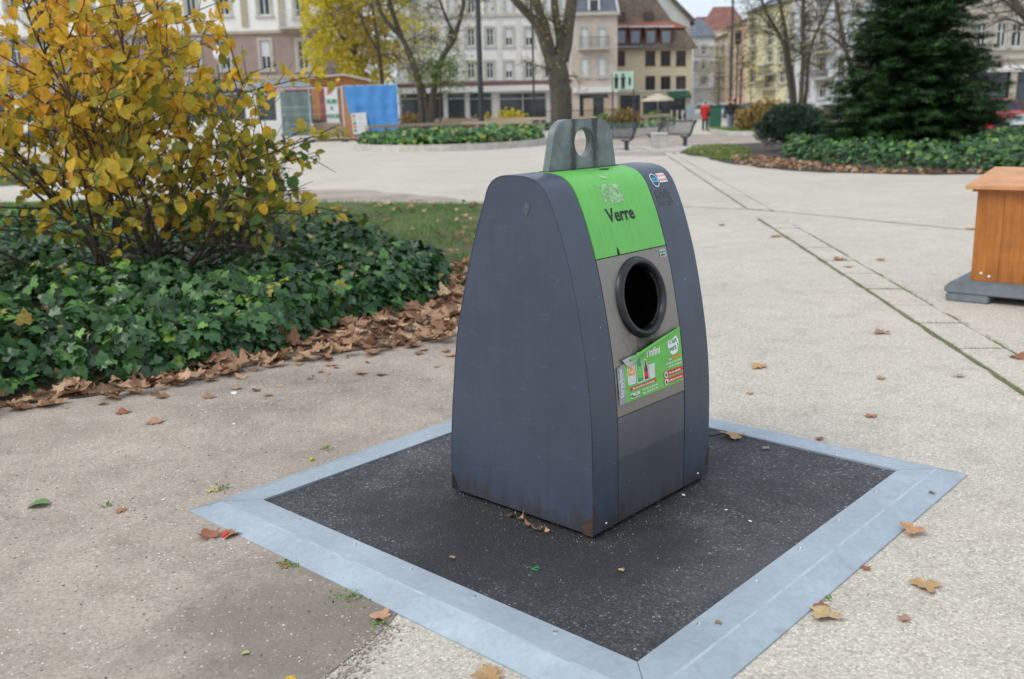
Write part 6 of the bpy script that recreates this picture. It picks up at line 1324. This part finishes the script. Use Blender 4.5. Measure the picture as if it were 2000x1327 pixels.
iv = ell(-.25); x, y = scatter(iv, 9000); k = y < ec[1]+1; x, y = x[k], y[k]; hh = .25+mound_h(x, y, iv, .5, .5, .8); n = len(x)
tag(bulk('planter_ivy', IVY_V, IVY_F, rots(n, .5, (.6, 1.3), np.tile([0, -.5, .85], (n, 1)), .20), np.stack([x, y, hh-RNG.random(n)*.3*np.minimum(1, hh)], 1), M_IVY, None, np.clip(RNG.beta(2, 2.2, n)+.15, 0, 1)), 'green ivy filling the kerbed planter', None, None, 'stuff')
def low_wall(label, pts, h, th=.25, mat=M_CONC, name='low_wall'):
    p0 = pts[0]; t = thing(name, label, 'wall', (*p0, 0))
    for a, b in zip(pts, pts[1:]):
        a, b = Vector(a), Vector(b); d = (b-a).normalized(); n_ = Vector((-d.y, d.x))*th; o_ = Vector(p0); k = max(1, int((b-a).length/2.2))
        for i in range(k):
            c, e = a.lerp(b, i/k)+d*.01, a.lerp(b, (i+1)/k)-d*.01; MB().prism([tuple(v-o_) for v in (c, e, e+n_, c+n_)], 0, h).build('wall_block', mat, t, bevel=.01)
low_wall('low pale wall of the bed beneath the long railing', [wxy(1048, 262, 49), wxy(1120, 262, 48), wxy(1200, 261, 47), wxy(1292, 255, 50)], .42)
gcp = [wxy(1046, 262, 50), wxy(1120, 262, 48.6), wxy(1200, 261, 47.6), wxy(1290, 256, 50.5), wxy(1290, 240, 60), wxy(1050, 245, 62)]
x, y = scatter(gcp, 3500); n = len(x); M_SEDUM = leaf_mat('grey_green_ground_cover', [(0, (.10, .17, .11)), (.6, (.22, .30, .20)), (1, (.28, .36, .12))], .7, .1)
tag(bulk('bed_ground_cover', SMALL_V, SMALL_F, rots(n, .6, (.6, 1.3), size=.25), np.stack([x, y, .40+RNG.random(n)*.16], 1), M_SEDUM), 'grey-green ground cover behind the low wall', None, None, 'stuff'); sheet('back_bed_soil', gcp, .36, M_SOIL)
low_wall('low pale kerb wall to the left beyond the shrub', [(-24, 36), (-14, 37), (-9.6, 38)], .3)
lw = [(-24, 22), (-12.5, 24.5), (-10.2, 30), (-12, 35), (-24, 35)]; sheet('left_lawn_soil', lw, .010, M_TURF); x, y = scatter(lw, 12000); o = bulk('left_lawn_grass', BLADE_V, BLADE_F, rots(len(x), .35, (.5, 1.5), size=.12), np.stack([x, y, np.full(len(x), .012)], 1), M_GRASS); o['kind'] = 'stuff'
low_wall('low kerb behind the second grass verge, right of the benches', [wxy(1385, 262, 52), wxy(1420, 266, 47), wxy(1475, 262, 46)], .22)
vg = [wxy(1380, 262, 56), wxy(1420, 263, 48), wxy(1475, 262, 47), wxy(1475, 240, 60)]; x, y = scatter(vg, 2500); o = bulk('verge_grass', BLADE_V, BLADE_F, rots(len(x), .35, (.5, 1.5), size=.22), np.stack([x, y, np.full(len(x), .02)], 1), M_GRASS); o['kind'] = 'stuff'; sheet('verge_soil', vg, .015, M_TURF)
# cracked slabs near the benches
ps_ = tag(bpy.data.objects.new('paved_area', None), None, None, None, 'structure'); COL.objects.link(ps_); rg = random.Random(12)
for i in range(7):
    for j in range(5):
        x0, y0 = 3.0+i*.62, 33.6+j*.95; q = [(x0+rg.uniform(.02, .08), y0+rg.uniform(.02, .1)), (x0+.58+rg.uniform(-.06, .02), y0+rg.uniform(.02, .1)), (x0+.58+rg.uniform(-.06, .02), y0+.88+rg.uniform(-.08, .02)), (x0+rg.uniform(.02, .08), y0+.88+rg.uniform(-.08, .02))]
        MB().prism(q, 0, .02+rg.uniform(0, .008)).build('paving_slab', M_CONC, ps_)

# ------------------------------------------------------------------ benches, block, sign, posts, iron fence
def bench_build(label, loc, yaw, L=1.9):
    t = thing('metal_bench', label, 'bench', loc, yaw, 'dark metal benches'); prof = [(-.02, .44), (.10, .455), (.30, .43), (.46, .42), (.55, .50), (.64, .68), (.74, .88), (.84, .93)]
    n = 26
    for k, (nm, sl) in enumerate((('seat', slice(0, 4)), ('backrest', slice(3, 8)))):
        m = MB(); pp = prof[sl]
        for i in range(n):
            x = L*i/(n-1)
            for a, b in zip(pp, pp[1:]): m.add([(x-.014, a[0], a[1]-.01), (x+.014, a[0], a[1]-.01), (x+.014, b[0], b[1]-.01), (x-.014, b[0], b[1]-.01), (x-.014, a[0], a[1]+.01), (x+.014, a[0], a[1]+.01), (x+.014, b[0], b[1]+.01), (x-.014, b[0], b[1]+.01)], [(0, 3, 2, 1), (4, 5, 6, 7), (0, 1, 5, 4), (1, 2, 6, 5), (2, 3, 7, 6), (3, 0, 4, 7)])
        for q in (pp[0], pp[-1]): m.tube([(0, q[0], q[1]), (L, q[0], q[1])], .022, 6)
        m.build(nm, M_BENCH, t, norm=False)
    for x in (.0, L):
        MB().prism([(.05, .40), (.20, .38), (.48, .37), (.62, .56), (.80, .90), (.86, .96), (.92, .93), (.76, .72), (.60, .40), (.42, .30), (.12, .32)], x-.03, x+.03, 'x').build('side_frame', M_BENCH, t)
        MB().box(x-.05, x+.05, .24, .36, 0, .36).build('leg', M_BENCH, t)
    return t
p = AT(1333, 272, 37.5); bench_build('dark slatted bench seen from its side, right of the stone block', (p.x-.2-.6*1.7, 37.0+.8*1.7, 0), rad(-53), 1.7)
p = AT(1212, 288, 34.5); bench_build('dark slatted bench half hidden by the container lug', (p.x-.6*1.7, 34.6+.8*1.7, 0), rad(-53), 1.7)
p = G(1290, 291); st = thing('stone_block', 'small pale stone cube seat between the two benches', 'stone block', (p.x, 36, 0)); MB().box(-.26, .26, -.26, .26, .0, .50).build('block', M_CONC, st, bevel=.02); MB().box(-.28, .28, -.28, .28, .501, .56).build('cap', M_WFRAME, st, bevel=.01)
def pole(label, px, Y, r, h, cat='lamp post', name='lamp_post', mat=M_POST):
    p = AT(px, 220, Y); t = thing(name, label, cat, (p.x, Y, 0)); MB().lathe([(r*1.5, 0), (r*1.5, .25), (r*1.15, .3), (r, 1), (r*.8, h), (0, h)], 12).build('post', mat, t, smooth=True); return t
pole('tall dark tapered lamp post crossing the pale facade', 940, 50, .14, 12); pole('thin dark pole in front of the pale block, left of the plane tree', 1043, 66, .07, 11); pole('slim dark post rising beside the street trees', 1426, 70, .09, 9)
gl_ = pole('white globe lamp on a slim post behind the yellow shrub', 434, 45, .04, AT(434, 125, 45).z); g = AT(432, 105, 45); MB().ball((g.x-AT(434, 220, 45).x, 0, g.z), .34, 20, 14).build('globe', simple('white_globe', (.8, .8, .8), .3, .03, 2), gl_, smooth=True)
tl_ = pole('traffic light post in the street before the salmon house', 1437, 74, .06, AT(1437, 62, 74).z, 'traffic light', 'traffic_light'); x_, z_ = 0, AT(1437, 72, 74).z; MB().box(-.2, .2, -.25, .1, z_-.55, z_+.45).build('signal_head', M_IRON, tl_, bevel=.04)
Y = 46; a, b = AT(1197, 140, Y), AT(1238, 175, Y); sg = thing('pictogram_sign', 'mint green sign with dark figures on two posts in front of the cream house', 'sign', (a.x, Y, 0)); wd_ = b.x-a.x
MB().box(0, wd_, 0, .05, b.z, a.z).build('sign_panel', simple('mint_panel', (.42, .58, .46), .5, .1, 3), sg)
for xx in (.0, wd_): MB().box(xx-.03, xx+.03, .055, .115, 0, a.z-.1).build('post', M_POST, sg)
for fx, s in ((.16, 1), (.48, 1.05), (.80, .6)):
    m = MB(); cx = wd_*fx; cz_ = (a.z+b.z)/2-.02; m.prism([(cx-.07*s, cz_-.33*s), (cx-.01*s, cz_-.33*s), (cx, cz_-.05*s), (cx+.01*s, cz_-.33*s), (cx+.07*s, cz_-.33*s), (cx+.08*s, cz_+.0), (cx+.11*s, cz_+.17*s), (cx-.11*s, cz_+.17*s), (cx-.08*s, cz_)], -.012, -.002, 'y'); m.ball((cx, -.007, cz_+.25*s), (.06*s, .006, .06*s), 10, 6); m.build('pictogram', M_INK, sg)
def iron_fence(label, pxl, pxr, Y, h):
    a, b = AT(pxl, 215, Y), AT(pxr, 215, Y); L = b.x-a.x; t = thing('iron_fence', label, 'fence', (a.x, Y, 0)); n = int(L/.16)
    r = link('bar', MB().box(-.014, .014, -.014, .014, 0, h).mesh('bar', M_IRON), t, (0, 0, 0))
    for i in range(1, min(n, 150)+1): q = r.copy(); COL.objects.link(q); q.location = (L*i/n, 0, 0)
    for z in (.15, h-.12): MB().box(0, L, -.02, .02, z, z+.04).build('rail', M_IRON, t)
iron_fence('black iron railing behind the plane tree', 975, 1195, 68, 1.35)
for i, (px, Y, r_, n, mt, lab) in enumerate([(800, 60, (1.3, .8, 1.0), 900, M_ORL, 'sparse yellowish bush left of the forked tree'), (900, 64, (2.6, .8, .8), 1300, M_ORL, 'low reddish bushes before the shopfront'), (985, 63, (1.6, .8, 1.3), 700, M_YEL, 'yellow bush right of the lamp post'), (1215, 52, (1.6, .8, 1.1), 1100, M_ORL, 'brownish bush under the pictogram sign'), (1180, 53, (1.0, .6, .8), 600, M_GRL, 'green bush left of the pictogram sign'), (1285, 60, (1.1, .8, .9), 800, M_GRL, 'green potted bush by the cafe terrace'),
     (1490, 50, (1.6, 1.0, 1.25), 2000, M_ORL, 'broad golden bush behind the round pine'), (1535, 47, (1.3, 1.0, 1.1), 1500, M_ORL, 'orange bush left of the spruce'), (1590, 46, (1.2, 1, .9), 1200, M_BRL, 'brown bush close to the spruce'), (1455, 52, (.8, .7, .9), 700, M_BRL, 'small grey-brown bush beside the walkers')]):
    p = AT(px, 220, Y); ball_shrub('bush', lab, (p.x, Y, .05), r_, n, mt, .18, 'bush', group='autumn bushes in the square', seed=30+i)
tree('sapling', 'thin bare sapling on the grass verge right of the walkers', 50, [([(1463, 262), (1467, 215), (1466, 170), (1470, 110)], .03, .012)], (1.0, 9, 1, -.02), M_YEL, 60, .12, M_TWIG, 44, .2)
# cafe parasol and terrace
p = AT(1285, 190, 90); t = thing('parasol', 'beige cafe parasol in front of the cream house', 'parasol', (p.x, 90, 0)); MB().lathe([(1.5*1.0, -.35), (1.42, -.18), (.7, .12), (0, .35)], 12, (0, 0, p.z)).build('canopy', simple('beige_canvas', (.48, .42, .33), .8, .1, 2), t, smooth=False); MB().tube([(0, 0, 0), (0, 0, p.z+.3)], .03, 6).build('pole', M_WFRAME, t)
a = AT(1305, 215, 92); t = thing('terrace_screen', 'white and dark barrier of the cafe terrace', 'barrier', (a.x, 92, 0))
for i in range(9): MB().box(i*.26, i*.26+.12, 0, .04, 0, .95).build('panel', M_WFRAME if i % 2 else M_BRWN, t)
p = AT(1340, 205, 91); t = thing('menu_board', 'blue-grey menu board standing by the cafe corner', 'board', (p.x, 91, 0)); MB().box(0, .75, 0, .06, .1, 1.5).build('board', M_BLUEG, t); MB().box(.05, .12, .065, .5, 0, .9).build('leg', M_POST, t)
# green street bin
p = G(1396, 244); t = thing('waste_bin', 'dark green box bin on the street between the two walkers', 'bin', (AT(1396, 240, 62).x, 62, 0)); MB().box(-.35, .35, -.3, .3, .05, 1.3).build('bin_body', simple('dark_green_metal', (.015, .11, .06), .5, .2, 3), t, bevel=.04); MB().box(-.37, .37, -.32, .32, 1.302, 1.4).build('lid', M_POST, t, bevel=.02)

# ------------------------------------------------------------------ people
def person(label, loc, yaw, coat, legs_m, hairc, h=1.68, stride=.14, coatlen=.80, bag=None, arms=.0):
    t = thing('person', label, 'person', loc, yaw); s = h/1.7
    V = [(0, 0, .96), (0, 0, 1.12), (0, .0, 1.30), (0, 0, 1.42), (0, -.01, 1.50), (0, -.02, 1.60), (0, -.02, 1.68),
         (-.09, 0, .92), (-.10, -stride, .50), (-.10, -stride*.6, .09), (-.10, -stride*.6-.14, .035), (.09, 0, .92), (.10, stride*.5, .50), (.10, stride*1.2, .10), (.10, stride*1.2-.14, .035),
         (-.19, 0, 1.38), (-.25, .03, 1.12), (-.23, -.08-arms, .90), (.19, 0, 1.38), (.25, .0, 1.12), (.23, -.10-arms, .90), (-.23, -.12-arms, .82), (.23, -.14-arms, .82)]
    E_ = [(0, 1), (1, 2), (2, 3), (3, 4), (4, 5), (5, 6), (0, 7), (7, 8), (8, 9), (9, 10), (0, 11), (11, 12), (12, 13), (13, 14), (3, 15), (15, 16), (16, 17), (3, 18), (18, 19), (19, 20), (17, 21), (20, 22)]
    Rr = [.15, .14, .155, .10, .055, .095, .07, .09, .062, .045, .04, .09, .062, .045, .04, .07, .05, .036, .07, .05, .036, .03, .03]
    me = bpy.data.meshes.new('body'); me.from_pydata([(x*s, y*s, z*s) for x, y, z in V], E_, []); me.materials.append(coat); ob = link('body', me, t)
    md = ob.modifiers.new('skin', 'SKIN'); me.skin_vertices[0].data[0].use_root = True
    for i, r in enumerate(Rr): me.skin_vertices[0].data[i].radius = (r*s, r*s*(.8 if i in (0, 1, 2) else 1))
    ob.modifiers.new('sub', 'SUBSURF').levels = 1; ob.modifiers['sub'].render_levels = 1; me.materials.clear()
    # body shows skin at the head and hands; clothing are separate shells
    me.materials.append(simple('skin', (.45, .27, .19), .6, .1, 5))
    c = MB(); pr = [(.175, coatlen), (.19, coatlen+.12), (.165, 1.08), (.195, 1.25), (.20, 1.36), (.12, 1.45), (.07, 1.50)]
    for r, z in pr:
        for k in range(14): a = 2*PI*k/14; c.v.append((r*1.05*math.cos(a)*s, r*.78*math.sin(a)*s, z*s))
    c.f = [(i*14+k, i*14+(k+1) % 14, (i+1)*14+(k+1) % 14, (i+1)*14+k) for i in range(len(pr)-1) for k in range(14)]; c.mi = [0]*len(c.f)
    for sx, a0, a1, a2 in ((-1, 15, 16, 17), (1, 18, 19, 20)): c.tube([Vector(V[i])*s for i in (a0, a1, a2)], [.085*s, .066*s, .052*s], 8)
    c.build('coat', coat, t, smooth=True)
    l = MB()
    for ids in ((7, 8, 9), (11, 12, 13)): l.tube([Vector(V[i])*s for i in ids], [.105*s, .078*s, .062*s], 8)
    l.build('trousers', legs_m, t, smooth=True)
    f = MB()
    for i in (10, 14): x, y, z = V[i]; f.ball((x*s, (y+.06)*s, .045), (.055*s, .14*s, .05), 8, 5)
    f.build('shoes', M_INK, t, smooth=True)
    MB().ball((0, .0, 1.665*s), (.105*s, .115*s, .105*s), 12, 8).build('hair', hairc, t, smooth=True)
    if bag: MB().ball((-.27*s, .06, .98*s), (.07, .18, .14), 10, 6).tube([(-.25*s, .06, 1.05*s), (-.1*s, .05, 1.5*s)], .012, 4).build('shoulder_bag', bag, t, smooth=True)
    return t
p = G(1376, 248); Yp = 57
person('person in a red knee-length coat with a dark shoulder bag standing in the street', (AT(1377, 240, Yp).x, Yp, 0), rad(150), simple('red_coat', (.50, .012, .015), .7, .2, 6), simple('black_trousers', (.012, .012, .014), .8, .2, 5), simple('grey_hair', (.30, .26, .24), .7, .2, 8), 1.66, .04, .68, M_INK)
person('person in a black jacket and pale grey trousers walking away', (AT(1417, 240, Yp).x, Yp-1, 0), rad(185), simple('black_jacket', (.018, .018, .016), .8, .2, 6), simple('pale_jeans', (.22, .24, .32), .8, .2, 5), simple('brown_hair', (.12, .08, .06), .7, .2, 8), 1.76, .17, .84, None)
person('person in dark clothes behind the walker in the black jacket', (AT(1434, 232, 62).x, 62, 0), rad(170), simple('dark_coat', (.02, .02, .025), .8, .2, 6), simple('dark_trousers', (.02, .02, .03), .8, .2, 5), simple('dark_hair', (.03, .02, .02), .7, .2, 8), 1.7, .1, .8, None)

# ------------------------------------------------------------------ cars
def car(label, loc, yaw, paint, L=3.9, W=1.66, H=1.48, name='parked_car', group='parked cars'):
    t = thing(name, label, 'car', loc, yaw, group); x0 = 0
    S = [(0, .30, .55, .62), (.08, .24, .74, .80), (.55, .22, .86, .95), (1.05, .22, .94, 1.00), (1.62, .22, 1.40, .96), (2.1, .22, 1.47, .95), (2.9, .22, 1.44, .95), (3.45, .24, 1.30, .93), (3.72, .28, .92, .90), (3.9, .36, .78, .80)]
    kx_, kz = L/3.9, H/1.48; m = MB(); nr = 10
    for (x, zb, zt, wf) in S:
        w_ = W/2*wf; zw = min(zt, .92)
        pts = [(-w_*.9, zb), (-w_, zb+.12), (-w_*1.02, .55 if zt > .6 else zb+.15), (-w_*.99, zw-.06), (-w_*.93 if zt < 1 else -w_*.95, zw), (-w_*(.72 if zt > 1 else .82), zt-.03), (-w_*.5, zt)]
        pts = pts+[(-a, b) for a, b in reversed(pts)]
        m.v += [(x*kx_, a, b*kz) for a, b in pts]
    n = 14; m.f = [(i*n+k, i*n+(k+1) % n, (i+1)*n+(k+1) % n, (i+1)*n+k) for i in range(len(S)-1) for k in range(n)]+[tuple(range(n)), tuple((len(S)-1)*n+k for k in range(n-1, -1, -1))]; m.mi = [0]*len(m.f)
    b = m.build('body', paint, t, smooth=True, bevel=0)
    def quad(nm, pts, mat, par=t): MB().add(pts, [(0, 1, 2, 3)]).build(nm, mat, par, norm=False)
    gx = lambda x: x*kx_
    quad('windscreen', [(gx(1.10), -W*.42, .985*kz), (gx(1.10), W*.42, .985*kz), (gx(1.58), W*.31, 1.405*kz), (gx(1.58), -W*.31, 1.405*kz)], M_GLASS)
    quad('rear_window', [(gx(3.70), -W*.36, .98*kz), (gx(3.70), W*.36, .98*kz), (gx(3.50), W*.29, 1.29*kz), (gx(3.50), -W*.29, 1.29*kz)], M_GLASS)
    for s in (-1, 1):
        for xa, xb, xc, xd in ((1.30, 2.28, 2.25, 1.72), (2.36, 3.35, 3.20, 2.38)):
            quad('side_window', [(gx(xa), s*W*.478, .95*kz), (gx(xb), s*W*.478, .95*kz), (gx(xc), s*W*.385, 1.36*kz), (gx(xd), s*W*.385, 1.36*kz)], M_GLASS)
        MB().ball((gx(.30), s*W*.32, .70*kz), (.26, .20, .11), 12, 8).build('headlight', simple('lamp_lens', (.55, .58, .6), .15, .1, 4), t, smooth=True)
        MB().ball((gx(3.74), s*W*.36, .85*kz), (.09, .12, .16), 10, 8).build('tail_light', M_RED, t, smooth=True)
        MB().ball((gx(1.25), s*W*.56, .99*kz), (.08, .12, .075), 10, 6).build('wing_mirror', paint, t, smooth=True)
        for xx in (.68, 3.12):
            wh = link('wheel', MB().lathe([(0, -.10), (.16, -.10), (.30, -.09), (.30, .09), (.16, .10), (0, .10)], 20).mesh('wheel', M_RUB, smooth=True), t, (gx(xx), s*(W/2-.07), .30)); wh.rotation_euler = (PI/2, 0, 0)
            MB().lathe([(0, .115*-s), (.17, .112*-s), (.20, .10*-s)], 14).build('rim', M_CHROME, wh)
            ac = MB().lathe([(.0, -.02), (.36, -.02), (.36, .02), (0, .02)], 20); o = ac.build('wheel_arch', M_INK, t, (gx(xx), s*(W/2*.985-.012), .33)); o.rotation_euler = (PI/2, 0, 0)
    MB().box(-.015, .03, -W*.30, W*.30, .33, .50).build('grille', M_INK, t); MB().box(-.03, -.016, -.26, .26, .52, .62).build('number_plate', M_WHITE, t)
    return t
def mp_(name, c): m, nt, b = new_mat(name); b.inputs['Base Color'].default_value = (*c, 1); b.inputs['Roughness'].default_value = .25; b.inputs['Coat Weight'].default_value = .7; f = noise_tex(nt, coords(nt), 4, 5); nt.links.new(ramp(nt, f, [(.3, tuple(x*.9 for x in c)), (.7, c)]), b.inputs['Base Color']); return m
p = AT(1966, 240, 39.3); car('red hatchback parked between the spruce and the silver car', (p.x, 39.3, 0), rad(72), mp_('red_car_paint', (.45, .012, .02)), H=1.45)
p = AT(1992, 240, 35.8); car('silver-blue car cut off by the right edge of the view', (p.x, 35.8, 0), rad(8), mp_('silver_blue_paint', (.36, .42, .47)), H=1.5)
for i, (px, Y, c, lab) in enumerate([(1358, 100, (.55, .57, .6), 'white car far down the street left of the red-coated person'), (1398, 92, (.32, .42, .48), 'pale blue van-like car behind the green bin'), (1446, 84, (.05, .055, .07), 'dark car behind the walkers at the kerb')]):
    p = AT(px, 220, Y); car(lab, (p.x-1.4, Y, 0), rad(-20), mp_('far_car_paint', c), H=1.5)
car('dark car parked left behind the yellow shrub', (AT(20, 220, 60).x, 60, 0), rad(10), mp_('dark_car_paint', (.03, .035, .045)))
car('silver car parked behind the yellow shrub by the fence', (AT(150, 220, 58).x, 58, 0), rad(5), mp_('silver_car_paint', (.35, .37, .38)))
